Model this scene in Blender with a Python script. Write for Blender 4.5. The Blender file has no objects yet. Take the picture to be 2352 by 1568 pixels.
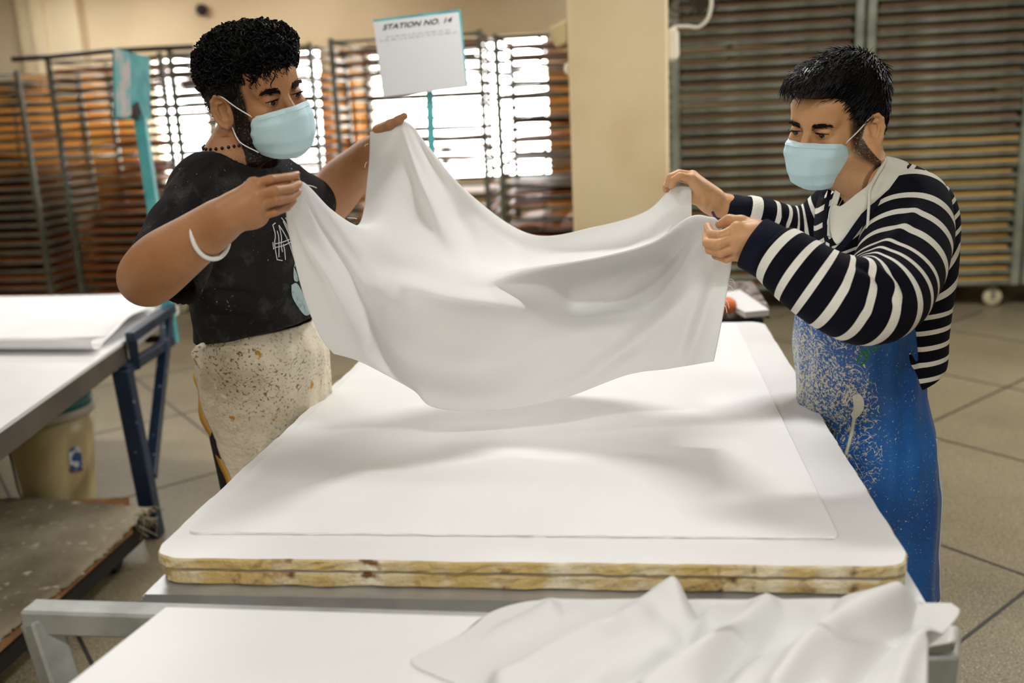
import bpy, math, random
import numpy as np
from mathutils import Vector, Matrix
from mathutils.bvhtree import BVHTree
try:
    import openvdb
except ImportError:
    import pyopenvdb as openvdb
rng = np.random.default_rng(7)
random.seed(7)
SC = bpy.context.scene
COL = SC.collection

# ------------------------------------------------------------------ camera
FPX = 2204.0
PITCH = math.radians(13.3)
ROLL = 0.048
CAMZ = 1.55
cp, sp = math.cos(PITCH), math.sin(PITCH)
cf = np.array([0, cp, -sp])
_R = np.array([1.0, 0, 0]); _U = np.array([0, sp, cp])
cu = _U * math.cos(ROLL) + _R * math.sin(ROLL)
cr = _R * math.cos(ROLL) - _U * math.sin(ROLL)
CC = np.array([0, 0, CAMZ])
cam_data = bpy.data.cameras.new('camera')
cam = bpy.data.objects.new('camera', cam_data); COL.objects.link(cam)
M = Matrix.Identity(4)
for i in range(3):
    M[i][0] = cr[i]; M[i][1] = cu[i]; M[i][2] = -cf[i]; M[i][3] = CC[i]
cam.matrix_world = M
cam_data.sensor_width = 36.0
cam_data.lens = 36.0 * FPX / 2352
cam_data.clip_start = 0.05
cam_data.dof.use_dof = True
cam_data.dof.focus_distance = 1.9
cam_data.dof.aperture_fstop = 2.2
SC.camera = cam

# ------------------------------------------------------------------ world, lights, exposure
world = bpy.data.worlds.new('world'); SC.world = world
world.use_nodes = True
bg = world.node_tree.nodes['Background']
bg.inputs[0].default_value = (1.0, 0.97, 0.92, 1); bg.inputs[1].default_value = 20.0
SC.view_settings.view_transform = 'Standard'
SC.view_settings.look = 'None'
SC.view_settings.exposure = -0.08
SC.view_settings.gamma = 1.0
SC.view_settings.use_curve_mapping = False
SC.cycles.max_bounces = 8
SC.cycles.use_denoising = True

ROT = math.radians(-8)
def room(u, v, z=0.0):            # room axes are turned 8 degrees against the camera heading
    c, s = math.cos(ROT), math.sin(ROT)
    return np.array([u * c - v * s, u * s + v * c, z])
LAMPS = [  # u, v, z, length, watts
    (0.1, 2.9, 2.8, 0.5, 31), (0.2, 0.0, 2.8, 0.5, 30), (-1.9, 1.2, 3.0, 1.2, 12), (-1.6, -2.0, 2.9, 1.2, 50), (1.6, -2.0, 2.9, 1.2, 44),  # last two are fill added behind the camera to brighten faces and fronts
    (-2.6, 4.2, 3.0, 1.2, 40), (2.2, 4.7, 3.0, 1.2, 70), (4.4, 4.8, 3.0, 1.2, 48), (-4.8, 5.0, 3.0, 1.2, 36), (-.8, 5.4, 3.0, 1.2, 30), (-3, 8.4, 3.1, 1.2, 18), (0, 8.4, 3.1, 1.2, 14), (-5.0, 8.2, 3.1, 1.2, 46)]  # last three are added near the back wall to brighten wall and plywood
for (u, v, z, L, w) in LAMPS:
    ld = bpy.data.lights.new('tube_or_fill_light', 'AREA'); ld.shape = 'RECTANGLE'
    ld.size = L; ld.size_y = 0.14; ld.energy = w; ld.color = (1.0, 0.985, 0.955)
    lo = bpy.data.objects.new('tube_or_fill_light', ld); COL.objects.link(lo)
    lo.location = room(u, v, z - 0.05); lo.rotation_euler = (0, 0, ROT)

# ------------------------------------------------------------------ picking points in space
def ray(x, y): return cf + cr * (x - 1176) / FPX - cu * (y - 784) / FPX
def G(x, y, z): d = ray(x, y); return CC + d * (z - CAMZ) / d[2]
def W(x, y, Y): d = ray(x, y); return CC + d * Y / d[1]
def WV(x, y, v):                  # on the room plane v
    n = room(0, 1); d = ray(x, y); return CC + d * (v / (d @ n))
def proj(p):
    v = np.asarray(p) - CC; w = v @ cf
    return np.stack([1176 + FPX * (v @ cr) / w, 784 - FPX * (v @ cu) / w], -1)

# ------------------------------------------------------------------ materials
MAT = {}
def lin(c):
    return tuple(((x / 255) / 12.92 if x / 255 <= 0.04045 else ((x / 255 + 0.055) / 1.055) ** 2.4) for x in c)
def mat(name, rgb, rough=0.6, metal=0.0, var=0.0, rgb2=None, scale=8.0, detail=4.0, bump=0.0, bscale=60.0,
        lo=0.4, hi=0.65, sheen=0.0, trans=0.0, spec=0.5):
    m = bpy.data.materials.new(name); m.use_nodes = True; MAT[name] = m
    nt = m.node_tree; b = nt.nodes['Principled BSDF']
    c = (*lin(rgb), 1)
    b.inputs['Base Color'].default_value = c
    b.inputs['Roughness'].default_value = rough
    b.inputs['Metallic'].default_value = metal
    b.inputs['Specular IOR Level'].default_value = spec
    if sheen: b.inputs['Sheen Weight'].default_value = sheen
    tc = nt.nodes.new('ShaderNodeTexCoord')
    if rgb2 is not None:
        n = nt.nodes.new('ShaderNodeTexNoise'); n.inputs['Scale'].default_value = scale; n.inputs['Detail'].default_value = detail
        nt.links.new(tc.outputs['Object'], n.inputs['Vector'])
        mr = nt.nodes.new('ShaderNodeMapRange'); mr.inputs[1].default_value = lo; mr.inputs[2].default_value = hi
        nt.links.new(n.outputs[0], mr.inputs[0])
        mx = nt.nodes.new('ShaderNodeMix'); mx.data_type = 'RGBA'
        mx.inputs[6].default_value = c; mx.inputs[7].default_value = (*lin(rgb2), 1)
        nt.links.new(mr.outputs[0], mx.inputs[0]); nt.links.new(mx.outputs[2], b.inputs['Base Color'])
    if bump:
        n2 = nt.nodes.new('ShaderNodeTexNoise'); n2.inputs['Scale'].default_value = bscale; n2.inputs['Detail'].default_value = 5
        nt.links.new(tc.outputs['Object'], n2.inputs['Vector'])
        bp = nt.nodes.new('ShaderNodeBump'); bp.inputs['Strength'].default_value = bump; bp.inputs['Distance'].default_value = 0.01
        nt.links.new(n2.outputs[0], bp.inputs['Height']); nt.links.new(bp.outputs[0], b.inputs['Normal'])
    if trans:
        tl = nt.nodes.new('ShaderNodeBsdfTranslucent'); tl.inputs[0].default_value = c
        ms = nt.nodes.new('ShaderNodeMixShader'); ms.inputs[0].default_value = trans
        out = nt.nodes['Material Output']
        nt.links.new(b.outputs[0], ms.inputs[1]); nt.links.new(tl.outputs[0], ms.inputs[2]); nt.links.new(ms.outputs[0], out.inputs[0])
    return m
def col_socket(m):
    b = m.node_tree.nodes['Principled BSDF']; s = b.inputs['Base Color']
    return b, s
def mix_over(m, fac_socket, rgb):
    """lay a second colour over the material's colour where fac is 1"""
    nt = m.node_tree; b, s = col_socket(m)
    mx = nt.nodes.new('ShaderNodeMix'); mx.data_type = 'RGBA'
    if s.links: nt.links.new(s.links[0].from_socket, mx.inputs[6])
    else: mx.inputs[6].default_value = s.default_value
    mx.inputs[7].default_value = (*lin(rgb), 1)
    nt.links.new(fac_socket, mx.inputs[0]); nt.links.new(mx.outputs[2], s)
def nd(m, typ, **kw):
    n = m.node_tree.nodes.new(typ)
    for k, v in kw.items():
        if k.startswith('i'): n.inputs[int(k[1:])].default_value = v
        else: setattr(n, k, v)
    return n
def lk(m, a, b): m.node_tree.links.new(a, b)
def math_node(m, op, a, b=None, c=None, clamp=False):
    n = m.node_tree.nodes.new('ShaderNodeMath'); n.operation = op; n.use_clamp = clamp
    for i, x in enumerate((a, b, c)):
        if x is None: continue
        if isinstance(x, (int, float)): n.inputs[i].default_value = x
        else: m.node_tree.links.new(x, n.inputs[i])
    return n.outputs[0]
def objco(m):
    n = m.node_tree.nodes.new('ShaderNodeTexCoord'); return n.outputs['Object']
def noise(m, scale, detail=4, vec=None, rough=0.5, dist=0.0):
    n = m.node_tree.nodes.new('ShaderNodeTexNoise'); n.inputs['Scale'].default_value = scale; n.inputs['Detail'].default_value = detail
    n.inputs['Roughness'].default_value = rough; n.inputs['Distortion'].default_value = dist
    lk(m, vec if vec is not None else objco(m), n.inputs['Vector']); return n.outputs[0]
def step(m, s, lo, hi):
    n = m.node_tree.nodes.new('ShaderNodeMapRange'); n.inputs[1].default_value = lo; n.inputs[2].default_value = hi
    lk(m, s, n.inputs[0]); return n.outputs[0]

# ------------------------------------------------------------------ mesh helpers
def new_mesh(name, V, Fs, smooth=False):
    me = bpy.data.meshes.new(name)
    me.from_pydata([tuple(map(float, v)) for v in V], [], [tuple(map(int, f)) for f in Fs])
    me.update()
    if smooth:
        me.polygons.foreach_set('use_smooth', [True] * len(me.polygons))
    return me
def put(name, V, Fs, material, parent=None, smooth=False, local=False):
    V = np.asarray(V, float)
    if parent is not None and not local:
        V = V - np.array(parent_loc(parent))
    me = new_mesh(name, V, Fs, smooth)
    if isinstance(material, (list, tuple)):
        for q in material: me.materials.append(q)
    else: me.materials.append(material)
    o = bpy.data.objects.new(name, me); COL.objects.link(o)
    if parent is not None: o.parent = parent
    return o
def parent_loc(p):
    t = np.zeros(3)
    while p is not None:
        t += np.array(p.location); p = p.parent
    return t
def thing(name, label, cat, loc=(0, 0, 0), group=None, rz=0.0):
    o = bpy.data.objects.new(name, None); COL.objects.link(o)
    o.location = loc; o.rotation_euler = (0, 0, rz); o.empty_display_size = 0.1
    tag(o, label, cat, group); return o
def tag(o, label, cat, group=None):
    o['label'] = label; o['category'] = cat
    if group: o['group'] = group
    return o
def struct(o): o['kind'] = 'structure'; return o

class MB:
    def __init__(s): s.V = []; s.F = []
    def add(s, V, F):
        n = len(s.V); s.V += [tuple(v) for v in V]; s.F += [tuple(i + n for i in f) for f in F]; return s
    def box(s, c, d, rz=0.0, R=None, bev=0.0):
        """box with optional chamfer"""
        d = np.array(d, float) / 2; V = []; F = []
        if bev <= 0:
            for x in (-1, 1):
                for y in (-1, 1):
                    for z in (-1, 1): V.append((x * d[0], y * d[1], z * d[2]))
            F = [(0, 1, 3, 2), (4, 6, 7, 5), (0, 4, 5, 1), (2, 3, 7, 6), (0, 2, 6, 4), (1, 5, 7, 3)]
        else:
            b = bev; idx = {}
            for x in (-1, 1):
                for y in (-1, 1):
                    for z in (-1, 1):
                        for a in range(3):
                            q = np.array([x, y, z]) * (d - b); q = q.copy(); q[a] = (x, y, z)[a] * d[a]
                            idx[(x, y, z, a)] = len(V); V.append(tuple(q))
            for a in range(3):
                o1, o2 = (a + 1) % 3, (a + 2) % 3
                for sgn in (-1, 1):
                    f = []
                    for (p, q) in ((-1, -1), (1, -1), (1, 1), (-1, 1)):
                        k = [0, 0, 0]; k[a] = sgn; k[o1] = p; k[o2] = q; f.append(idx[(*k, a)])
                    F.append(tuple(f) if sgn > 0 else tuple(f[::-1]))
                    # edge chamfers along axis a
                for (p, q) in ((-1, -1), (1, -1), (1, 1), (-1, 1)):
                    k0 = [0, 0, 0]; k0[a] = -1; k0[o1] = p; k0[o2] = q; k1 = list(k0); k1[a] = 1
                    f = (idx[(*k0, o1)], idx[(*k1, o1)], idx[(*k1, o2)], idx[(*k0, o2)])
                    F.append(f if p * q < 0 else f[::-1])
            for x in (-1, 1):
                for y in (-1, 1):
                    for z in (-1, 1):
                        f = (idx[(x, y, z, 0)], idx[(x, y, z, 1)], idx[(x, y, z, 2)])
                        F.append(f if x * y * z > 0 else f[::-1])
        V = np.array(V)
        if R is not None: V = V @ np.array(R).T
        if rz:
            c_, s_ = math.cos(rz), math.sin(rz)
            V = np.stack([V[:, 0] * c_ - V[:, 1] * s_, V[:, 0] * s_ + V[:, 1] * c_, V[:, 2]], -1)
        return s.add(V + np.array(c), F)
    def bar(s, a, b, w, h=None, up=(0, 0, 1), bev=0.0):
        """square bar from a to b"""
        a = np.array(a, float); b = np.array(b, float); h = h or w
        x = b - a; L = np.linalg.norm(x); x /= L; up = np.array(up, float)
        if abs(up @ x) > 0.95: up = np.array([1.0, 0, 0])
        y = np.cross(up, x); y /= np.linalg.norm(y); z = np.cross(x, y)
        R = np.stack([x, y, z], 1)
        return s.box((a + b) / 2, (L, w, h), R=R, bev=bev)
    def tube(s, pts, r, n=8, cap=True):
        pts = np.array(pts, float); m = len(pts); r = np.broadcast_to(np.array(r, float), (m,))
        t = np.gradient(pts, axis=0); t /= np.linalg.norm(t, axis=1)[:, None] + 1e-12
        a = np.array([0, 0, 1.0]) if abs(t[0][2]) < 0.9 else np.array([1.0, 0, 0])
        V = []; u = np.cross(a, t[0]); u /= np.linalg.norm(u)
        for i in range(m):
            u = u - t[i] * (u @ t[i]); u /= np.linalg.norm(u); w = np.cross(t[i], u)
            for k in range(n):
                q = 2 * math.pi * k / n; V.append(pts[i] + r[i] * (math.cos(q) * u + math.sin(q) * w))
        F = [(i * n + k, i * n + (k + 1) % n, (i + 1) * n + (k + 1) % n, (i + 1) * n + k) for i in range(m - 1) for k in range(n)]
        if cap: F += [tuple(range(n))[::-1], tuple(range((m - 1) * n, m * n))]
        return s.add(V, F)
    def lathe(s, c, prof, n=32, R=None, cap=True):
        V = []; m = len(prof)
        for (r, z) in prof:
            for k in range(n):
                q = 2 * math.pi * k / n; V.append((r * math.cos(q), r * math.sin(q), z))
        V = np.array(V)
        if R is not None: V = V @ np.array(R).T
        F = [(i * n + k, i * n + (k + 1) % n, (i + 1) * n + (k + 1) % n, (i + 1) * n + k) for i in range(m - 1) for k in range(n)]
        if cap: F += [tuple(range(n))[::-1], tuple(range((m - 1) * n, m * n))]
        return s.add(V + np.array(c), F)
    def prism(s, poly, z0, z1):
        n = len(poly); V = [(p[0], p[1], z0) for p in poly] + [(p[0], p[1], z1) for p in poly]
        F = [tuple(range(n))[::-1], tuple(range(n, 2 * n))] + [(i, (i + 1) % n, n + (i + 1) % n, n + i) for i in range(n)]
        return s.add(V, F)
    def out(s, name, material, parent=None, smooth=False, local=False):
        return put(name, s.V, s.F, material, parent, smooth, local)

def catmull(P, n):
    """smooth resample of a control polyline (any dimension) at n points"""
    P = np.asarray(P, float); m = len(P)
    Q = np.vstack([2 * P[0] - P[1], P, 2 * P[-1] - P[-2]])
    t = np.linspace(0, m - 1, n); i = np.minimum(t.astype(int), m - 2); f = (t - i)[:, None]
    p0, p1, p2, p3 = Q[i], Q[i + 1], Q[i + 2], Q[i + 3]
    return 0.5 * (2 * p1 + (p2 - p0) * f + (2 * p0 - 5 * p1 + 4 * p2 - p3) * f ** 2 + (3 * p1 - p0 - 3 * p2 + p3) * f ** 3)
def grid_surface(C, nu, nv):
    """C[row][col][dim] control net -> (nv,nu,dim)"""
    C = np.asarray(C, float); r, c, d = C.shape
    A = np.stack([catmull(C[i], nu) for i in range(r)], 0)
    B = np.stack([catmull(A[:, j], nv) for j in range(nu)], 1)
    return B
def grid_faces(nv, nu, wrap=False):
    F = []
    for i in range(nv - 1):
        for j in range(nu - 1 + (1 if wrap else 0)):
            k = (j + 1) % nu
            F.append((i * nu + j, i * nu + k, (i + 1) * nu + k, (i + 1) * nu + j))
    return F
def poly_dist(P, L):
    """distance and param of 2D points P (n,2) to polyline L"""
    L = np.asarray(L, float); best = np.full(len(P), 1e9); tt = np.zeros(len(P)); side = np.zeros(len(P))
    seg = np.linalg.norm(np.diff(L, axis=0), axis=1); tot = seg.sum(); acc = 0
    for i in range(len(L) - 1):
        a, b = L[i], L[i + 1]; d = b - a; q = np.clip(((P - a) @ d) / (d @ d), 0, 1)
        e = P - a - q[:, None] * d; dist = np.linalg.norm(e, axis=1)
        m = dist < best
        best = np.where(m, dist, best); tt = np.where(m, (acc + q * seg[i]) / tot, tt)
        side = np.where(m, np.sign(d[0] * e[:, 1] - d[1] * e[:, 0]), side)
        acc += seg[i]
    return best, tt, side
def fold_amount(px, folds):
    """sum of soft ridges: (polyline, amplitude m, width px, taper) """
    h = np.zeros(len(px))
    for (L, amp, wd, *tp) in folds:
        L = catmull(L, 4 * len(L)) if len(L) > 2 else np.asarray(L, float)
        d, t, s = poly_dist(px, L)
        k = np.ones_like(t)
        if tp and tp[0] == 'b': k = np.sin(np.clip(t, 0.02, 0.98) * math.pi) ** 0.5
        if tp and tp[0] == 'e': k = np.clip(1 - t, 0, 1) ** 0.7
        w = wd * (np.clip(t * 1.6, 0.25, 1) if (tp and tp[0] == 'f') else 1)
        if tp and tp[0] == 'f': k = np.clip(t * 2.5, 0.15, 1) * np.clip((1 - t) * 3, 0, 1)
        h += amp * k * np.exp(-(d / w) ** 2)
    return h
def vnoise(P, s, seed=0):
    """cheap smooth noise from sines"""
    r = np.random.default_rng(seed); out = np.zeros(len(P))
    for i in range(6):
        k = r.normal(size=3) * s * (0.6 + 0.35 * i); out += np.sin(P @ k + r.uniform(0, 6.28)) / (1 + 0.5 * i)
    return out / 2.6

# ------------------------------------------------------------------ distance fields -> one smooth skin
class SDF:
    def __init__(s, lo, hi, vox):
        s.lo = np.array(lo, float); s.vox = vox
        s.n = np.maximum(((np.array(hi) - s.lo) / vox).astype(int) + 1, 4)
        s.a = np.full(s.n, 1.0, np.float32)
    def win(s, lo, hi, k):
        mrg = k + 5 * s.vox
        i0 = np.maximum(((lo - mrg - s.lo) / s.vox).astype(int), 0); i1 = np.minimum(((hi + mrg - s.lo) / s.vox).astype(int) + 2, s.n)
        if (i1 <= i0).any(): return None
        g = [s.lo[d] + s.vox * np.arange(i0[d], i1[d]) for d in range(3)]
        return tuple(slice(i0[d], i1[d]) for d in range(3)), g[0][:, None, None], g[1][None, :, None], g[2][None, None, :]
    def comb(s, sl, d, k, sub=False, inter=False):
        a = s.a[sl]
        if sub: d = -d
        if sub or inter:
            h = np.maximum(k - np.abs(a - d), 0) / k if k > 0 else 0
            s.a[sl] = np.maximum(a, d) + h * h * k * 0.25
        else:
            h = np.maximum(k - np.abs(a - d), 0) / k if k > 0 else 0
            s.a[sl] = np.minimum(a, d) - h * h * k * 0.25
    def cap(s, a, b, ra, rb=None, k=0.01, sub=False):
        a = np.asarray(a, float); b = np.asarray(b, float); rb = ra if rb is None else rb; R = max(ra, rb)
        w = s.win(np.minimum(a, b) - R, np.maximum(a, b) + R, k)
        if w is None: return s
        sl, X, Y, Z = w; d = b - a; L2 = max(d @ d, 1e-12)
        t = np.clip(((X - a[0]) * d[0] + (Y - a[1]) * d[1] + (Z - a[2]) * d[2]) / L2, 0, 1)
        q = np.sqrt((X - a[0] - t * d[0]) ** 2 + (Y - a[1] - t * d[1]) ** 2 + (Z - a[2] - t * d[2]) ** 2) - (ra + t * (rb - ra))
        s.comb(sl, q, k, sub); return s
    def chain(s, pts, rs, k=0.01):
        for i in range(len(pts) - 1): s.cap(pts[i], pts[i + 1], rs[i], rs[i + 1], k)
        return s
    def ell(s, c, r, R=None, k=0.01, sub=False):
        c = np.asarray(c, float); r = np.asarray(r, float); e = np.full(3, r.max())
        w = s.win(c - e, c + e, k)
        if w is None: return s
        sl, X, Y, Z = w; X, Y, Z = X - c[0], Y - c[1], Z - c[2]
        if R is not None:
            R = np.asarray(R, float); X, Y, Z = (R[0, 0] * X + R[1, 0] * Y + R[2, 0] * Z, R[0, 1] * X + R[1, 1] * Y + R[2, 1] * Z, R[0, 2] * X + R[1, 2] * Y + R[2, 2] * Z)
        k0 = np.sqrt((X / r[0]) ** 2 + (Y / r[1]) ** 2 + (Z / r[2]) ** 2)
        k1 = np.sqrt((X / r[0] ** 2) ** 2 + (Y / r[1] ** 2) ** 2 + (Z / r[2] ** 2) ** 2) + 1e-9
        s.comb(sl, k0 * (k0 - 1) / k1, k, sub); return s
    def plane_cut(s, p, n, k=0.004):
        """remove everything on the side n points to"""
        p = np.asarray(p, float); n = np.asarray(n, float) / np.linalg.norm(n)
        g = [s.lo[d] + s.vox * np.arange(s.n[d]) for d in range(3)]
        d = (g[0][:, None, None] - p[0]) * n[0] + (g[1][None, :, None] - p[1]) * n[1] + (g[2][None, None, :] - p[2]) * n[2]
        h = np.maximum(k - np.abs(s.a - d), 0) / k
        s.a = (np.maximum(s.a, d) + h * h * k * 0.25).astype(np.float32); return s
    def mesh(s, smooth=1):
        g = openvdb.FloatGrid(1.0); g.copyFromArray(np.ascontiguousarray(s.a)); 
        out = g.convertToQuads(isovalue=0.0)
        P, Q = np.array(out[0], float), np.array(out[1], int)
        V = s.lo + P * s.vox
        Q = Q[:, ::-1]
        # orient outwards
        a, b, c = V[Q[:, 0]], V[Q[:, 1]], V[Q[:, 2]]
        vol = (np.cross(a, b) * c).sum() + (np.cross(a, c) * V[Q[:, 3]]).sum()
        if vol < 0: Q = Q[:, ::-1]
        for _ in range(smooth):
            acc = np.zeros_like(V); cnt = np.zeros(len(V))
            for i in range(4):
                j = (i + 1) % 4
                np.add.at(acc, Q[:, i], V[Q[:, j]]); np.add.at(cnt, Q[:, i], 1)
                np.add.at(acc, Q[:, j], V[Q[:, i]]); np.add.at(cnt, Q[:, j], 1)
            V = V * 0.4 + 0.6 * acc / cnt[:, None]
        return V, Q
def vnormals(V, Q):
    n = np.cross(V[Q[:, 2]] - V[Q[:, 0]], V[Q[:, 3]] - V[Q[:, 1]]); N = np.zeros_like(V)
    for i in range(4): np.add.at(N, Q[:, i], n)
    return N / (np.linalg.norm(N, axis=1)[:, None] + 1e-12)
def join_parts(parts):
    V = []; Q = []; n = 0
    for (v, q) in parts: V.append(v); Q += [tuple(int(i) + n for i in f) for f in q]; n += len(v)
    return np.vstack(V), Q
def attr(o, name, vals):
    a = o.data.attributes.new(name, 'FLOAT', 'POINT'); a.data.foreach_set('value', np.asarray(vals, np.float32))
def press_folds(V, Q, folds, noise_amp=0.0, nscale=25, seed=1):
    """raise and sink folds along given lines on the side of the garment that has them"""
    N = vnormals(V, Q); px = proj(V)
    face = np.clip(-((V - CC) / np.linalg.norm(V - CC, axis=1)[:, None] * N).sum(1) * 2.5, 0, 1)
    h = fold_amount(px, folds) * face
    if noise_amp: h = h + noise_amp * vnoise(V, nscale, seed)
    return V + N * h[:, None]
def solid(o, t, off=0.0):
    m = o.modifiers.new('thick', 'SOLIDIFY'); m.thickness = t; m.offset = off; return o
def subsurf(o, n=1):
    m = o.modifiers.new('sub', 'SUBSURF'); m.levels = n; m.render_levels = n; return o
def ribbon(name, A, B, material, parent, n=40, thick=0.002, rows=4, bulge=0.0):
    """cloth band between two 3D polylines"""
    A = catmull(A, n); B = catmull(B, n); V = []
    for i in range(rows):
        f = i / (rows - 1); V.append(A * (1 - f) + B * f + (np.array([0, -1, 0.3]) * bulge * math.sin(f * math.pi)))
    V = np.stack(V, 0).reshape(-1, 3)
    return solid(put(name, V, grid_faces(rows, n), material, parent, True), thick)
def loft(sections, n, a0, a1, nz, fold=None, pw=2.0, a0f=None):
    """sections: (center xyz, rx, ry, yaw); returns grid V (nz,n,3)"""
    S = np.array([[*c, rx, ry, yaw] for (c, rx, ry, yaw) in sections], float); S = catmull(S, nz)
    th = np.linspace(a0, a1, n); V = np.zeros((nz, n, 3))
    for i in range(nz):
        c, s_ = math.cos(S[i, 5]), math.sin(S[i, 5])
        if a0f: th = np.linspace(a0f(i / (nz - 1)), a1, n)
        cx = np.sign(np.cos(th)) * np.abs(np.cos(th)) ** (2 / pw); sx = np.sign(np.sin(th)) * np.abs(np.sin(th)) ** (2 / pw)
        f = 1 + (fold(th, i / (nz - 1)) if fold else 0)
        x = S[i, 3] * cx * f; y = S[i, 4] * sx * f
        V[i, :, 0] = S[i, 0] + x * c - y * s_; V[i, :, 1] = S[i, 1] + x * s_ + y * c; V[i, :, 2] = S[i, 2]
    return V
#@@SPLIT
# ================================================================== materials
mat('wall_paint', (196, 182, 150), 0.8, rgb2=(180, 164, 130), scale=1.6, lo=0.45, hi=0.8, bump=0.08, bscale=18)
mat('column_paint', (232, 212, 170), 0.6, rgb2=(214, 186, 132), scale=2.2, lo=0.42, hi=0.85, bump=0.1, bscale=30)
mat('ceiling_paint', (205, 200, 190), 0.9)
mf = mat('terrazzo', (142, 131, 104), 0.42, rgb2=(112, 102, 78), scale=1.1, lo=0.35, hi=0.75, bump=0.0)
mix_over(mf, step(mf, noise(mf, 120, 2), 0.57, 0.62), (92, 82, 64))
mix_over(mf, step(mf, noise(mf, 170, 2), 0.6, 0.66), (196, 184, 158))
mat('joint_strip', (42, 37, 32), 0.5)
mat('rack_steel', (138, 143, 128), 0.42, metal=0.2, rgb2=(110, 114, 100), scale=6, bump=0.1, bscale=40)
mat('drying_board', (202, 116, 40), 0.5, rgb2=(216, 150, 76), scale=2.6, lo=0.35, hi=0.7, bump=0.1, bscale=20, trans=0.42)
mat('drying_board_yellow', (196, 154, 84), 0.6, rgb2=(176, 134, 66), scale=3.0, bump=0.1, bscale=20)
mat('drying_board_dark', (112, 82, 48), 0.6, rgb2=(140, 110, 72), scale=3.0, lo=0.35, hi=0.75, bump=0.1, bscale=20)
mat('orange_ply', (226, 158, 74), 0.5, rgb2=(206, 128, 48), scale=2, lo=.4, hi=.7)
mat('dark_steel', (38, 36, 32), 0.5, metal=0.4)
mat('castor_wheel', (196, 186, 150), 0.5)
mt_ = mat('turquoise_paint', (92, 186, 190), 0.45, rgb2=(70, 158, 168), scale=12, bump=0.15, bscale=30)
mat('worn_turquoise', (110, 190, 192), 0.5, rgb2=(205, 200, 198), scale=9, lo=0.42, hi=0.56, bump=0.2, bscale=30)
mat('old_glue', (58, 44, 38), 0.7)
mat('paper', (222, 224, 228), 0.7, bump=0.05, bscale=25)
mat('ink', (14, 14, 16), 0.6)
mat('faint_ink', (150, 150, 152), 0.7)
mat('white_board', (226, 226, 226), 0.42, rgb2=(219, 217, 216), scale=3, lo=0.4, hi=0.8, bump=0.03, bscale=30)
mat('white_sheet', (232, 232, 232), 0.5, rgb2=(228, 227, 224), scale=4, lo=0.4, hi=0.8)
mp = mat('plywood_edge', (190, 164, 104), 0.75, rgb2=(222, 214, 188), scale=14, lo=0.42, hi=0.7, bump=0.8, bscale=60)
mix_over(mp, step(mp, noise(mp, 22, 5), 0.58, 0.68), (112, 70, 28))
mat('steel_sheet', (196, 196, 196), 0.33, metal=0.55, rgb2=(160, 160, 160), scale=4, bump=0.06, bscale=14)
mat('galvanised', (168, 170, 166), 0.5, metal=0.35, rgb2=(140, 143, 138), scale=9, bump=0.15, bscale=40)
mat('navy_paint', (18, 44, 70), 0.4, rgb2=(14, 34, 54), scale=10, bump=0.1, bscale=50)
mn = MAT['navy_paint']; mix_over(mn, step(mn, noise(mn, 42, 3), 0.68, 0.72), (150, 170, 180))
mat('grey_edge', (92, 84, 74), 0.6, rgb2=(76, 70, 62), scale=5)
md = mat('dirty_canvas', (158, 148, 124), 0.8, rgb2=(104, 92, 68), scale=3.2, lo=0.35, hi=0.7, bump=0.5, bscale=30)
mix_over(md, step(md, noise(md, 26, 6), 0.6, 0.72), (186, 178, 160))
mat('raw_wood', (170, 122, 76), 0.7, rgb2=(120, 84, 50), scale=8, bump=0.3, bscale=40)
mat('tar_black', (26, 23, 20), 0.8)
mat('bucket_plastic', (196, 182, 136), 0.4, rgb2=(176, 158, 110), scale=3, lo=0.4, hi=0.75)
mat('lid_turquoise', (36, 128, 142), 0.35)
mat('rim_grey', (186, 180, 172), 0.5)
mat('sticker_blue', (40, 84, 140), 0.4, rgb2=(214, 220, 226), scale=26, lo=0.5, hi=0.56)
mat('sticker_red', (150, 52, 40), 0.5)
mat('cable_white', (226, 220, 206), 0.5)
mat('switch_white', (236, 228, 208), 0.4)
mat('wire_grey', (70, 66, 60), 0.5, metal=0.5)
mat('glazing_bar', (120, 104, 80), 0.6)
ms = mat('stained_slab', (132, 120, 112), 0.6, rgb2=(58, 40, 38), scale=30, lo=0.45, hi=0.6, bump=0.3)
mix_over(ms, step(ms, noise(ms, 44, 4), 0.6, 0.66), (206, 200, 194))
mat('orange_rubber', (214, 112, 56), 0.5)
mat('pale_tan', (206, 186, 140), 0.7)
mg = bpy.data.materials.new('window_glass'); mg.use_nodes = True
_n = mg.node_tree; _n.nodes.clear()
_o = _n.nodes.new('ShaderNodeOutputMaterial'); _t = _n.nodes.new('ShaderNodeBsdfTransparent'); _g = _n.nodes.new('ShaderNodeBsdfGlossy')
_g.inputs['Roughness'].default_value = 0.05; _x = _n.nodes.new('ShaderNodeMixShader'); _x.inputs[0].default_value = 0.06
_n.links.new(_t.outputs[0], _x.inputs[1]); _n.links.new(_g.outputs[0], _x.inputs[2]); _n.links.new(_x.outputs[0], _o.inputs[0])

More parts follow.
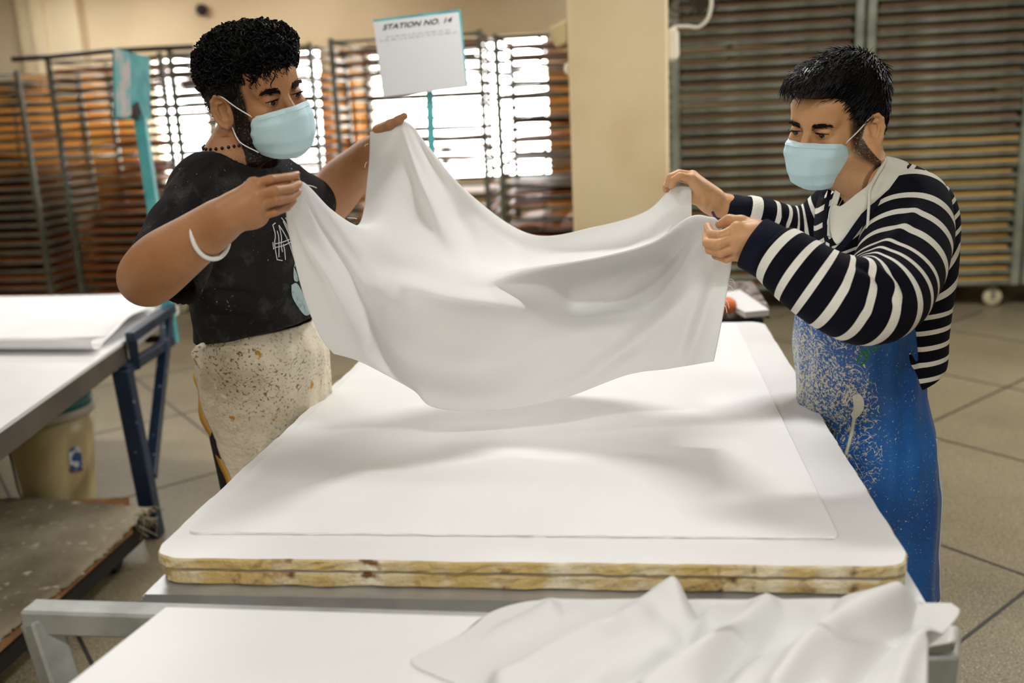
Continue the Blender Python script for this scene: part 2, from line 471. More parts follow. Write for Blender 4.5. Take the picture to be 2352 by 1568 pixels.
# ================================================================== the room
U0, U1, V0, V1, HC = -8.0, 6.6, -3.0, 9.3, 3.4
def rbox(mb, u0, u1, v0, v1, z0, z1, bev=0):
    c = room((u0 + u1) / 2, (v0 + v1) / 2, (z0 + z1) / 2); return mb.box(c, (abs(u1 - u0), abs(v1 - v0), z1 - z0), rz=ROT, bev=bev)
struct(rbox(MB(), U0 - .2, U1 + .2, V0 - .2, V1 + .2, -0.12, 0).out('floor', mf))
struct(rbox(MB(), U0 - .2, U1 + .2, V0 - .2, V1 + .2, HC, HC + .12).out('ceiling', MAT['ceiling_paint']))
struct(rbox(MB(), U0 - .2, U0, V0, V1, 0, HC).out('wall_left', MAT['wall_paint']))
struct(rbox(MB(), U1, U1 + .2, V0, V1, 0, HC).out('wall_right', MAT['wall_paint']))
struct(rbox(MB(), U0, U1, V0 - .2, V0, 0, HC).out('wall_front', MAT['wall_paint']))
def toroom(p): 
    c, s = math.cos(ROT), math.sin(ROT); return p[0] * c + p[1] * s, -p[0] * s + p[1] * c
WZ0, WZ1 = 0.92, 2.27
wins = []
for (xa, xb) in ((346, 745), (850, 1262)):
    ua = toroom(WV(xa, 300, V1))[0]; ub = toroom(WV(xb, 270, V1))[0]; wins.append((ua, ub))
wb = MB(); prev = U0
for (ua, ub) in wins:
    rbox(wb, prev, ua, V1, V1 + .22, 0, HC); rbox(wb, ua, ub, V1, V1 + .22, 0, WZ0); rbox(wb, ua, ub, V1, V1 + .22, WZ1, HC); prev = ub
rbox(wb, prev, U1, V1, V1 + .22, 0, HC)
# pilaster that shows above the racks
pa = toroom(WV(62, 60, V1))[0]; pb = toroom(WV(198, 60, V1))[0]
rbox(wb, pa, pb, V1 - .14, V1, 0, HC); rbox(wb, pa + .17, pa + .3, V1 - .19, V1 - .14, 0, HC)
struct(wb.out('wall_back', MAT['wall_paint']))
for k, (ua, ub) in enumerate(wins):
    f = MB(); n = max(2, int(round((ub - ua) / 0.55)))
    for i in range(n + 1):
        u = ua + (ub - ua) * i / n; rbox(f, u - .018, u + .018, V1 + .06, V1 + .1, WZ0, WZ1)
    for z in (WZ0 + .02, (WZ0 + WZ1) / 2 + .1, WZ1 - .02): rbox(f, ua, ub, V1 + .06, V1 + .1, z - .018, z + .018)
    w = struct(f.out('window_%d' % (k + 1), MAT['glazing_bar']))
    rbox(MB(), ua, ub, V1 + .075, V1 + .081, WZ0, WZ1).out('pane', mg, w)
# dark divider strips in the terrazzo
js = MB()
for (nx, ny, ang, offs) in ((0, 0, 39.0, [0.1, 1.15, 2.17, 3.13, 4.15, 5.2, 6.2, 7.2, -0.9]), (0, 0, -56.0, [-3.7, -2.7, -1.7, -.63, .37, 1.34, 2.97, 3.96, 4.95, 5.95, 6.9])):
    a = math.radians(ang); d = np.array([math.cos(a), math.sin(a)]); n = np.array([-d[1], d[0]]) if ang > 0 else np.array([-d[1], d[0]])
    for o in offs:
        c = n * o; ts = np.linspace(-12, 12, 481); pts = c + ts[:, None] * d
        ok = []
        for p in pts:
            u, v = toroom(p)
            if U0 < u < U1 and V0 < v < V1: ok.append(p)
        if len(ok) > 1:
            A, B = ok[0], ok[-1]; js.bar((A[0], A[1], 0.0008), (B[0], B[1], 0.0008), 0.011, 0.002)
struct(js.out('trim_1', MAT['joint_strip']))

# painted square column
Yc = 4.5
cl, crr = W(1310, 300, Yc), W(1536, 300, Yc); uc0, vc0 = toroom(cl); uc1, _ = toroom(crr)
rbox(MB(), uc0, uc1, vc0, vc0 + .46, 0, HC, bev=.012)
cm = MB(); rbox(cm, uc0, uc1, vc0, vc0 + .46, 0, HC - .002, bev=.014)
struct(cm.out('trim_2', MAT['column_paint']))
# switch box, cable and wall fan on the column's right side
sw = thing('junction_box', 'white plastic junction box on the side of the cream column', 'box', tuple(room(uc1 + .03, vc0 + .03, 2.02)))
_p = W(1546, 103, Yc + .03)
uS, vS = toroom(_p)
b = MB(); rbox(b, uc1 - .002, uc1 + .042, vS - .05, vS + .05, _p[2] - .07, _p[2] + .07, bev=.01); b.out('body', MAT['switch_white'], sw)
b = MB(); rbox(b, uc1 + .042, uc1 + .05, vS - .035, vS + .035, _p[2] - .055, _p[2] + .055, bev=.004); b.out('cover', MAT['switch_white'], sw)
pts = [W(1541, 70, Yc), W(1552, 62, Yc), W(1580, 61, Yc), W(1605, 62, Yc), W(1624, 45, Yc), W(1633, 15, Yc), W(1632, -20, Yc), W(1620, -60, Yc), W(1585, -90, Yc), W(1545, -100, Yc)]
tag(MB().tube(catmull(pts, 60), 0.0085, 10).out('power_cable', MAT['cable_white'], smooth=True), 'thick white cable looping up from the junction box beside the cream column', 'cable')
fan = thing('wall_fan', 'dark wire cage wall fan high up beside the cream column', 'fan', tuple(W(1560, -20, Yc + .25)))
fc = np.array(W(1560, -30, Yc + .25)); ax = np.array([-.5, -.75, -.42]); ax /= np.linalg.norm(ax)
e1 = np.cross(ax, (0, 0, 1)); e1 /= np.linalg.norm(e1); e2 = np.cross(ax, e1)
cg = MB()
for k in range(44):
    q = 2 * math.pi * k / 44; dr = math.cos(q) * e1 + math.sin(q) * e2
    cg.tube([fc + ax * .07 + dr * .03, fc + ax * .065 + dr * .12, fc + ax * .03 + dr * .19, fc - ax * .0 + dr * .2, fc - ax * .06 + dr * .15, fc - ax * .08 + dr * .05], .0012, 4)
for rr, hh in ((.2, .0), (.12, .065), (.03, .07), (.15, -.06)):
    cg.tube([fc + ax * hh + rr * (math.cos(q) * e1 + math.sin(q) * e2) for q in np.linspace(0, 2 * math.pi, 40)], .003, 5)
cg.out('cage', MAT['wire_grey'], fan)
R3 = np.stack([e1, e2, ax], 1)
hb = MB().lathe(fc, [(.028, -.02), (.03, .03), (.02, .045)], 20, R=R3)
hub = hb.out('motor', MAT['dark_steel'], fan, True)
MB().bar(fc - ax * .02, np.array([*room(uc1 - .005, vc0 + .25)[:2], fc[2]]), .03).out('bracket', MAT['dark_steel'], fan)
for k in range(3):
    q = 2 * math.pi * k / 3; d1 = math.cos(q) * e1 + math.sin(q) * e2; d2 = math.cos(q + .9) * e1 + math.sin(q + .9) * e2
    V = np.array([fc + d1 * .03, fc + d1 * .16 + ax * .01, fc + (d1 + d2) / 2 * .19, fc + d2 * .13 - ax * .02, fc + d2 * .03 - ax * .01])
    solid(put('blade', V, [(0, 1, 2, 3, 4)], MAT['wire_grey'], fan), .003)
# tan lamp head left of the column
lampbox = MB(); _q = W(1296, 72, Yc - .02); uL, vL = toroom(_q)
sg = thing('speaker_box', 'small tan box tilted on the left edge of the cream column', 'box', tuple(_q))
lampbox.bar(W(1286, 52, Yc + .1), W(1306, 98, Yc + .1), .1, .12, bev=.01).out('body', MAT['pale_tan'], sg)
MB().tube([W(1281, 70, Yc + .1), W(1274, 77, Yc + .1)], .009, 8).out('knob', MAT['switch_white'], sg)
_h = W(1306, 155, Yc + .05); hk = MB().tube(catmull([W(1316, 152, Yc + .05), W(1303, 150, Yc + .05), W(1301, 163, Yc + .05), W(1310, 170, Yc + .05), W(1316, 166, Yc + .05)], 20), .01, 8)
tag(hk.out('hook', MAT['switch_white'], smooth=True), 'small white hook on the left edge of the cream column', 'hook')
mk = MB().lathe(WV(468, 24, V1) + room(0, -.03), [(.001, 0), (.055, 0), (.055, .03), (.02, .05), (.001, .05)], 20, R=np.stack([room(1, 0), [0, 0, 1], -room(0, 1)], 1) @ np.diag([1, 1, 1]))
tag(mk.out('wall_bracket', MAT['tar_black']), 'small round black fitting high on the tan back wall', 'fitting')

# ================================================================== drying racks
_tier = {}
mat('rack_steel_backlit', (98, 100, 84), 0.5, metal=0.2, rgb2=(72, 74, 62), scale=6, bump=0.1, bscale=40)  # rack steel again, darkened to paint in the silhouette against the windows
def build_rack(w, d, z0, n, pitch, name, label, group, loc, rz, rail=0.024, boards=0.9, mats=('drying_board',), seed=0, warp=.02, wood=None):
    """origin at front left foot; x along the front, y to the back"""
    r = np.random.default_rng(seed)
    t = thing(name, label, 'rack', tuple(loc), group, rz)
    steel = MAT['rack_steel' if rail > .03 else 'rack_steel_backlit']
    key = (round(w, 3), d, n, pitch, rail); h = z0 + n * pitch + .04
    if key not in _tier:
        m1 = MB(); m1.box((rail / 2, 0, (z0 + h) / 2), (rail * 1.5, rail * 1.5, h - z0)); 
        me_post = new_mesh('post', m1.V, m1.F); me_post.materials.append(steel)
        m2 = MB()
        for y in (0, d): m2.tube([(0, y, 0), (w, y, 0)], rail * .5, 8)
        for x in (0, w): m2.box((x, d / 2, 0), (rail * .8, d, rail * .8))
        for x in (w / 3, 2 * w / 3): m2.box((x, d / 2, 0), (rail * .5, d, rail * .5))
        me_tier = new_mesh('tier', m2.V, m2.F, True); me_tier.materials.append(steel)
        m3 = MB().lathe((0, 0, 0), [(.012, -.016), (.062, -.016), (.066, -.01), (.066, .01), (.062, .016), (.012, .016)], 24, R=[[1, 0, 0], [0, 0, 1], [0, 1, 0]])
        me_w = new_mesh('wheel', m3.V, m3.F, True); me_w.materials.append(MAT['castor_wheel'])
        m4 = MB().box((0, 0, .075), (.05, .05, .01)).box((0, -.024, .035), (.03, .005, .08)).box((0, .024, .035), (.03, .005, .08))
        me_f = new_mesh('castor', m4.V, m4.F); me_f.materials.append(MAT['rack_steel'])
        _tier[key] = (me_post, me_tier, me_w, me_f)
    mp_, mt2, mw, mf2 = _tier[key]
    for x in (0, w):
        for y in (0, d):
            o = bpy.data.objects.new('post', mp_); COL.objects.link(o); o.parent = t; o.location = (x - rail / 2, y, 0)
    for i in range(n + 1):
        o = bpy.data.objects.new('tier', mt2); COL.objects.link(o); o.parent = t; o.location = (0, 0, z0 + .012 + i * pitch)
    for x in (.12, w - .12):
        for y in (.06, d - .06):
            c = bpy.data.objects.new('castor', mf2); COL.objects.link(c); c.parent = t; c.location = (x, y, .067)
            o = bpy.data.objects.new('wheel', mw); COL.objects.link(o); o.parent = c
    c_, s_ = math.cos(rz), math.sin(rz)
    for i in range(n):
        if r.random() > boards: continue
        zz = z0 + .012 + i * pitch + rail * .5 + .001
        nb = 9; V = []; th = .006 if rail < .03 else .018; a = r.normal() * warp; b_ = r.normal() * warp * .6; ph = r.uniform(0, 6)
        ov = r.uniform(-.03, .05); x0 = r.uniform(.02, .06); x1 = w - r.uniform(.02, .06)
        for k, dz in ((0, 0), (1, th)):
            for ix in range(nb):
                for iy in range(4):
                    fx = ix / (nb - 1); fy = iy / 3
                    wv = abs(a * math.sin(fx * math.pi + ph * .2) + b_ * math.sin(fx * 6.3 + ph)) * (0.4 + .6 * fy)
                    V.append((x0 + fx * (x1 - x0), -ov * .5 + .01 + fy * (d - .02 - .0), zz + dz + wv))
        m = nb * 4; F = []
        for ix in range(nb - 1):
            for iy in range(3):
                q = (ix * 4 + iy, ix * 4 + iy + 1, (ix + 1) * 4 + iy + 1, (ix + 1) * 4 + iy); F.append(q); F.append(tuple(k + m for k in q[::-1]))
        for ix in range(nb - 1):
            for iy in (0, 3): F.append((ix * 4 + iy, (ix + 1) * 4 + iy, (ix + 1) * 4 + iy + m, ix * 4 + iy + m))
        for ix in (0, nb - 1):
            for iy in range(3): F.append((ix * 4 + iy, ix * 4 + iy + 1, ix * 4 + iy + 1 + m, ix * 4 + iy + m))
        V = np.array(V); Vx = np.stack([V[:, 0] * c_ - V[:, 1] * s_ + loc[0], V[:, 0] * s_ + V[:, 1] * c_ + loc[1], V[:, 2]], -1)
        org = np.array([loc[0] + (w / 2) * c_ - (d / 2) * s_, loc[1] + (w / 2) * s_ + (d / 2) * c_, zz])
        o = put('drying_board', Vx - org, F, MAT[mats[int(r.integers(len(mats)))] if 'drying_board_yellow' not in mats else ('drying_board_yellow' if i < 14 else 'drying_board_dark')], smooth=False); o.location = org  # upper tiers take the darker brown, which also paints in their dimmer light
        nlab = build_rack.__dict__.setdefault('n', {}); nlab[wood] = nlab.get(wood, 0) + 1; q_ = nlab[wood]
        sfx = 'th' if 10 < q_ % 100 < 14 else {1: 'st', 2: 'nd', 3: 'rd'}.get(q_ % 10, 'th')
        tag(o, 'drying board %d%s from the bottom in ' % (q_, sfx) + wood, 'board', 'boards in ' + wood)
    return t
def rack_at(px0, px1, py, Yd, **k):
    """front edge from px0 to px1 along the room's width direction"""
    a = W(px0, py, Yd); u0, v0 = toroom(a); b = WV(px1, py, v0); u1, _ = toroom(b)
    return build_rack(w=u1 - u0, loc=(*room(u0, v0)[:2], 0), rz=ROT, **k)
g1 = 'wheeled drying racks before the windows'
rack_at(-190, 76, 400, 8.5, d=.9, z0=.16, n=24, pitch=.079, name='drying_rack', label='grey drying rack at the far left edge of the photo', group=g1, seed=1, wood='the drying rack at the far left edge', boards=.97, mats=('drying_board', 'drying_board_dark'))
rack_at(150, 402, 400, 8.35, d=.9, z0=.16, n=25, pitch=.079, name='drying_rack', label='grey drying rack right behind the tilted turquoise sign post', group=g1, seed=2, wood='the drying rack behind the tilted turquoise post', boards=.95, warp=.012)
rack_at(424, 738, 400, 8.1, d=.9, z0=.16, n=25, pitch=.079, name='drying_rack', label='grey drying rack behind the head of the man in black', group=g1, seed=3, wood='the drying rack behind the man in black', boards=.9, warp=.012)
rack_at(778, 1113, 300, 7.7, d=.9, z0=.16, n=23, pitch=.086, name='drying_rack', label='grey drying rack behind the station sign', group=g1, seed=4, wood='the drying rack behind the station sign', boards=.6, warp=.012)
rack_at(1148, 1420, 300, 7.4, d=.9, z0=.16, n=23, pitch=.084, name='drying_rack', label='grey drying rack directly left of the cream column', group=g1, seed=5, wood='the drying rack left of the cream column', boards=.85, warp=.045, mats=('drying_board', 'drying_board_dark'))
g2 = 'tall packed drying racks on the right'
kw = dict(d=.95, z0=.17, n=33, pitch=.078, rail=.037, group=g2, boards=1.0, warp=.008, name='drying_rack')
rack_at(1552, 1962, 400, 7.25, seed=6, label='tall packed drying rack directly right of the cream column', wood='the tall rack right of the cream column', mats=('drying_board_dark',), **kw)
rack_at(1988, 2346, 400, 7.05, seed=7, label='tall packed drying rack behind the man in the striped sweater', wood='the tall rack behind the striped sweater', mats=('drying_board_yellow',), **kw)
rack_at(2372, 2560, 400, 6.9, seed=8, label='tall drying rack cut off at the right edge of the photo', wood='the tall rack at the right edge', mats=('drying_board_dark',), **kw)
for k_, (xa, xb, zt2, lab) in enumerate([(-190, 60, 2.05, 'orange plywood sheet leaning on the back wall at the far left'), (70, 205, 2.15, 'orange plywood sheet leaning on the back wall left of the tilted turquoise post'),
        (215, 338, 2.1, 'orange plywood sheet leaning on the back wall right of the tilted turquoise post'), (755, 838, 2.0, 'orange plywood sheet leaning on the back wall between the two windows'), (1266, 1400, 1.95, 'orange plywood sheet leaning on the back wall beside the cream column')]):
    ua = toroom(WV(xa, 300, V1 - .1))[0]; ub = toroom(WV(xb, 300, V1 - .1))[0]; pm_ = MB()
    A_, B_ = room(ua, V1 - .44), room(ub, V1 - .44); C_, D_ = room(ub, V1 - .25, zt2), room(ua, V1 - .25, zt2); t_ = room(0, .018)
    pm_.add([A_, B_, C_, D_, A_ + t_, B_ + t_, C_ + t_, D_ + t_], [(0, 1, 2, 3), (7, 6, 5, 4), (0, 4, 5, 1), (1, 5, 6, 2), (2, 6, 7, 3), (3, 7, 4, 0)])
    tag(pm_.out('plywood_sheet', MAT['orange_ply']), lab, 'board', 'plywood sheets leaning on the back wall')
# long dark tube lying on top of the left racks
tag(MB().tube([W(28, 136, 8.25), W(120, 130, 8.2), W(250, 117, 8.15), W(445, 108, 8.1)], .022, 8).out('steel_bar', MAT['dark_steel'], smooth=True), 'long dark steel bar lying across the tops of the left racks', 'bar')

# ================================================================== sign posts
s1_ = thing('sign_post', 'plain turquoise sign post with worn angled plate behind the man in black', 'sign', tuple(W(397, 786, 4.25)))
YQ = 4.25
top = W(322, 265, YQ); bot = W(397, 786, YQ)
MB().bar(bot, top, .044, .044).out('post', MAT['turquoise_paint'], s1_)
MB().bar(bot + [-.12, 0, .02], bot + [.0, -.01, .02], .02, .03).out('mounting_bracket', MAT['dark_steel'], s1_)
c4 = [W(257, 112, YQ - .2), W(340, 132, YQ + .12), W(342, 276, YQ + .12), W(262, 272, YQ - .2)]
c4b = [p + np.array([.012, -.012, 0]) for p in c4]
m = MB().add(c4 + c4b, [(0, 1, 2, 3), (7, 6, 5, 4), (0, 4, 5, 1), (1, 5, 6, 2), (2, 6, 7, 3), (3, 7, 4, 0)])
m.out('plate', MAT['turquoise_paint'], s1_)
def quadpt(c, u, v): c = [np.array(x) for x in c]; return (c[0] * (1 - u) + c[1] * u) * (1 - v) + (c[3] * (1 - u) + c[2] * u) * v
off = np.array([.014, -.014, 0]) 
def patch(name, c, poly, mm, par, off):
    V = [quadpt(c, u, v) + off for (u, v) in poly]; n = len(V); V2 = [p + off * .15 for p in V]
    return put(name, V + V2, [tuple(range(n)), tuple(range(n, 2 * n))[::-1]] + [(i, (i + 1) % n, n + (i + 1) % n, n + i) for i in range(n)], mm, par)
patch('worn_face', c4, [(0, 0), (.38, 0), (.42, .3), (.4, .75), (.45, .93), (.2, .98), (0, .97)], MAT['worn_turquoise'], s1_, off)
patch('glue_stain', c4, [(.45, .8), (.6, .72), (.72, .9), (.6, 1.02), (.42, .98)], MAT['old_glue'], s1_, off * 1.1)
s2_ = thing('sign_post', 'turquoise sign post with the white station number sheet', 'sign', tuple(W(1010, 600, 3.3) * [1, 1, 0]))
YP = 3.3
top = W(984, 130, YP + .03); bot = W(991, 338, YP + .03); ext = bot + (bot - top) * (bot[2] / (top[2] - bot[2]))
MB().bar(ext + [0, 0, .001], top, .033, .02).out('post', MAT['turquoise_paint'], s2_)
c5 = [W(857, 45, YP), W(1058, 21, YP), W(1075, 200, YP), W(880, 223, YP)]
bk = [p + np.array([0, .012, 0]) for p in c5]
MB().add(c5 + bk, [(0, 1, 2, 3), (7, 6, 5, 4), (0, 4, 5, 1), (1, 5, 6, 2), (2, 6, 7, 3), (3, 7, 4, 0)]).out('plate', MAT['turquoise_paint'], s2_)
f_off = np.array([0, -.002, 0])
c6 = [quadpt(c5, 0.0, .03), quadpt(c5, .975, .035), quadpt(c5, .985, 1.0), quadpt(c5, 0.0, 1.0)]
patch('notice_sheet', c6, [(0, 0), (1, 0), (1, 1), (0, 1)], MAT['paper'], s2_, f_off)
def text_mesh(name, body, c, u0, v0, h, width, mm, par, off, shear=.25, ycut=None):
    cu_ = bpy.data.curves.new(name, 'FONT'); cu_.body = body; cu_.size = 1; cu_.shear = shear; cu_.extrude = 0; cu_.offset = .012
    to = bpy.data.objects.new(name, cu_); COL.objects.link(to)
    bpy.context.view_layer.update(); dg = bpy.context.evaluated_depsgraph_get()
    me = bpy.data.meshes.new_from_object(to.evaluated_get(dg)); COL.objects.unlink(to); bpy.data.objects.remove(to)
    V = np.array([v.co[:] for v in me.vertices]); F = [tuple(p.vertices) for p in me.polygons]
    mn, mx = V.min(0), V.max(0)
    uu = u0 + (V[:, 0] - mn[0]) / (mx[0] - mn[0]) * width; vv = v0 - (V[:, 1] - 0) / (mx[1]) * h
    P = np.array([quadpt(c, a, b) + off for a, b in zip(uu, vv)])
    return put(name, P, F, mm, par)
text_mesh('sign_lettering', 'STATION NO. 14', c6, .1, .118, .066, .82, MAT['ink'], s2_, f_off * 1.8, shear=.35)
fl = MB(); rr = np.random.default_rng(3)
for (v, ua, ub) in ((.215, .13, .86), (.255, .04, .93)):
    u = ua
    while u < ub:
        w_ = rr.uniform(.03, .07)
        q = [quadpt(c6, u, v - .008) , quadpt(c6, u + w_, v - .008), quadpt(c6, u + w_, v + .006), quadpt(c6, u, v + .006)]
        n = int(w_ / .011)
        for j in range(n):
            uu = u + j * .011; hh = rr.uniform(.006, .014)
            q = [quadpt(c6, uu, v - hh / 2) + f_off * 1.8, quadpt(c6, uu + .007, v - hh / 2) + f_off * 1.8, quadpt(c6, uu + .007, v + hh / 2) + f_off * 1.8, quadpt(c6, uu, v + hh / 2) + f_off * 1.8]
            fl.add(q, [(0, 1, 2, 3)])
        u += w_ + .018
fl.out('small_print', MAT['faint_ink'], s2_)

# ================================================================== main table
TZ = 0.90

ex = np.array([math.cos(math.radians(-7.6)), math.sin(math.radians(-7.6))])
ey = np.array([-ex[1], ex[0]]); WT = 1.157; LT = 1.63
O = np.array([-.591, 1.394])
def tb(a, b): return O + ex * a + ey * b
def rounded(a0, b0, a1, b1, r, n=8, rough=0.0, seed=0, step_=0.02):
    pts = []
    for (cx, cy, q0) in ((a1 - r, b0 + r, -90), (a1 - r, b1 - r, 0), (a0 + r, b1 - r, 90), (a0 + r, b0 + r, 180)):
        for i in range(n + 1):
            q = math.radians(q0 + 90 * i / n); pts.append((cx + r * math.cos(q), cy + r * math.sin(q)))
    out = []
    for i in range(len(pts)):
        p, q = np.array(pts[i]), np.array(pts[(i + 1) % len(pts)]); k = max(1, int(np.linalg.norm(q - p) / step_))
        for j in range(k): out.append(p + (q - p) * j / k)
    rg = np.random.default_rng(seed); out = np.array(out)
    if rough:
        nz = rg.normal(size=len(out)); nz = (nz + np.roll(nz, 1) + np.roll(nz, -1)) / 2
        c = np.array([(a0 + a1) / 2, (b0 + b1) / 2]); d = out - c; d /= np.linalg.norm(d, axis=1)[:, None]; out = out + d * (nz * rough)[:, None]
    return out
def slab(name, out2d, z0, z1, mtop, mside, tags, bev=.003):
    P = np.array([tb(*p) for p in out2d]); c = P.mean(0); n = len(P)
    d = P - c; d /= np.linalg.norm(d, axis=1)[:, None]
    rings = [(P - d * bev, z0), (P, z0 + bev), (P, (z0 + z1) / 2), (P, z1 - bev), (P - d * bev, z1)]
    rg = np.random.default_rng(len(name) + int(z0 * 1000)); V = []
    for k, (q, z) in enumerate(rings):
        jit = rg.normal(size=(n, 1)) * (.0008 if 0 < k < 4 else .0004)
        V.append(np.column_stack([q + d * jit, np.full(n, z) + (rg.normal(size=n) * .0006 if k in (1, 2) else 0)]))
    V = np.vstack(V)
    F = [tuple(range(n))[::-1], tuple(range(4 * n, 5 * n))] + [(k * n + i, k * n + (i + 1) % n, (k + 1) * n + (i + 1) % n, (k + 1) * n + i) for k in range(4) for i in range(n)]
    cz = np.array([*c, z0]); o = put(name, V - cz, F, [mtop, mside]); o.location = cz
    mi = [1, 0] + [1] * (4 * n); o.data.polygons.foreach_set('material_index', mi)
    tag(o, *tags); return o
slab('work_board', rounded(0, 0, WT, LT, .05, rough=.0014, seed=5), TZ - .019, TZ, MAT['white_board'], MAT['plywood_edge'],
     ('large white-faced board with rounded corners, upper of the two on the steel table', 'board', 'stacked boards on the steel table'))
slab('work_board', rounded(.004, .004, WT - .004, LT - .004, .05, rough=.002, seed=6), TZ - .046, TZ - .0232, MAT['white_board'], MAT['plywood_edge'],
     ('thick board with frayed tan edges, lower of the two on the steel table', 'board', 'stacked boards on the steel table'))
a0 = G(440, 1216, TZ)[:2] - O; a1 = G(1902, 1252, TZ)[:2] - O
sh = rounded(a0 @ ex, .09, a1 @ ex + .02, LT - .03, .012, 3)
slab('plastic_sheet', sh, TZ + .0004, TZ + .0044, MAT['white_sheet'], MAT['white_sheet'], ('thin smooth white sheet lying on the upper board of the steel table', 'sheet'), bev=.0008)
SA0, SA1, SB0 = .005, WT + .012, -.026
tbl = thing('steel_table', 'steel work table under the two stacked white boards', 'table', (*tb(WT / 2, LT / 2), 0))
RT = math.atan2(ex[1], ex[0]); zt = TZ - .048
def tbox(m, a, b, c, d, z0, z1, bev=0): p = tb((a + b) / 2, (c + d) / 2); return m.box((p[0], p[1], (z0 + z1) / 2), (b - a, d - c, z1 - z0), rz=RT, bev=bev)
_tt = MB(); tbox(_tt, SA0, SA1, SB0, LT + .01, zt - .006, zt); _tt.out('table_top', MAT['steel_sheet'], tbl)
ap = MB(); tbox(ap, SA0, SA1, SB0, SB0 + .01, zt - .1, zt - .006); tbox(ap, .01, .02, SB0 + .01, LT, zt - .1, zt - .006); tbox(ap, WT - .02, WT - .01, SB0 + .01, LT, zt - .1, zt - .006); tbox(ap, .02, WT - .02, LT - .01, LT, zt - .1, zt - .006)
ap.out('apron_panel', MAT['steel_sheet'], tbl)
for a in (.02, WT - .02):
    for b in (.0, LT - .03):
        leg = MB(); tbox(leg, a - .022, a + .022, b - .022, b + .022, 0, zt - .006); leg.out('leg', MAT['galvanised'], tbl)
kn = tb(.15, SB0 - .006); MB().lathe((kn[0], kn[1], zt - .05), [(.001, -.006), (.032, -.006), (.032, .006), (.012, .012), (.001, .012)], 24, R=np.stack([[*ex, 0], [0, 0, 1], [*(-ey), 0]], 1)).out('reflection_disc', MAT['galvanised'], tbl)  # modelled disc stands in for a round reflection on the steel front

# ================================================================== left table with rolled sheets, trestle, bucket, platform
LZ = .77
lt = thing('side_table', 'white-topped table on navy steel trestles at the left edge', 'table', (-2.1, 3.3, 0))
A = G(291, 779, LZ)[:2]; B = G(0, 984, LZ)[:2]; dB = (B - A) / np.linalg.norm(B - A); nB = np.array([dB[1], -dB[0]])
if nB[0] > 0: nB = -nB
Bf = A + dB * 1.75; poly = [A, Bf, Bf + nB * 1.5, A + nB * 1.5]
if (poly[1][0] - poly[0][0]) * (poly[2][1] - poly[0][1]) - (poly[1][1] - poly[0][1]) * (poly[2][0] - poly[0][0]) < 0: poly = poly[::-1]
MB().prism(poly, LZ - .012, LZ).out('table_top', MAT['white_board'], lt)
pc = np.mean(poly, 0); poly2 = [pc + (p - pc) * .997 for p in poly]
MB().prism(poly2, LZ - .085, LZ - .012).out('top_frame', MAT['grey_edge'], lt)
Bk = A - dB * .75; polyb = [A - dB * .02, Bk, Bk + nB * 1.4, A - dB * .02 + nB * 1.4]
MB().prism(polyb, LZ - .05, LZ - .012).out('rear_top', MAT['white_board'], lt)
for q in (polyb[2] - nB * .06 + dB * .06,): MB().box((q[0], q[1], (LZ - .05) / 2), (.045, .045, LZ - .05)).out('leg', MAT['navy_paint'], lt)
L1t, L1b = W(281, 850, 3.56), W(355, 1222, 3.52); L1b[2] = 0.0
k = (LZ - .09 - L1b[2]) / (L1t[2] - L1b[2]); L1t = L1b + (L1t - L1b) * min(k, 1.0)
MB().bar(L1b, L1t, .062, .062, bev=.004).out('leg', MAT['navy_paint'], lt)
L2t, L2b = W(386, 722, 4.15), W(346, 1095, 3.57)
MB().bar(L2b, L2t, .042, .042, bev=.003).out('brace', MAT['navy_paint'], lt)
MB().bar(W(282, 852, 3.56), W(392, 782, 4.12), .04, .04, bev=.003).out('crossbar', MAT['navy_paint'], lt)
MB().bar(W(298, 776, 3.6), W(396, 708, 4.2), .035, .04, bev=.003).out('crossbar', MAT['navy_paint'], lt)
MB().bar(W(303, 775, 3.62), W(312, 845, 3.66), .035, .035, bev=.003).out('strut', MAT['navy_paint'], lt)
for q in (Bf + nB * .1, Bf + nB * 1.4, A + nB * 1.4 + dB * .1): MB().box((q[0], q[1], (LZ - .085) / 2), (.06, .06, LZ - .085), bev=.004).out('leg', MAT['navy_paint'], lt)
# two sheets of white material with a rolled end
def sheet(name, pts, z, th, label, m_='white_sheet', curl=None):
    C = np.array(pts, float); g = grid_surface(C, 24, 16).reshape(-1, 3)
    o = put(name, g, grid_faces(16, 24), MAT[m_], None, True); solid(o, th, 1); return tag(o, label, 'sheet')
zS = LZ + .004
def g3(x, y, z): return G(x, y, z)
sheet('rubber_sheet', [[g3(-420, 806, zS), g3(-200, 806, zS), g3(0, 804, zS), g3(190, 803, zS), g3(222, 802, zS)],
                       [g3(-420, 770, zS), g3(-200, 770, zS), g3(0, 768, zS), g3(210, 768, zS + .012), g3(262, 764, zS + .03)],
                       [g3(-420, 730, zS + .01), g3(-200, 730, zS + .01), g3(0, 728, zS + .014), g3(240, 728, zS + .03), g3(300, 726, zS + .036)],
                       [g3(-420, 700, zS), g3(-200, 700, zS), g3(0, 700, zS), g3(260, 702, zS + .01), g3(348, 702, zS + .02)],
                       [g3(-420, 684, zS), g3(-200, 684, zS), g3(0, 682, zS), g3(200, 679, zS), g3(300, 676, zS + .004)]], zS, .004, 'large white sheet with a lifted curling right edge on the left table')
rp = MB(); 
r0 = g3(222, 786, zS + .02); r1 = g3(288, 778, zS + .02)
ang = np.linspace(-2.6, 1.2, 24); rolldir = (g3(0, 800, zS) - g3(222, 800, zS)); rolldir /= np.linalg.norm(rolldir); rolldir[2] = 0
nrm = np.array([-rolldir[1], rolldir[0], 0]); 
V = []; c0 = G(224, 790, zS + .026) + np.array([0, 0, .008])
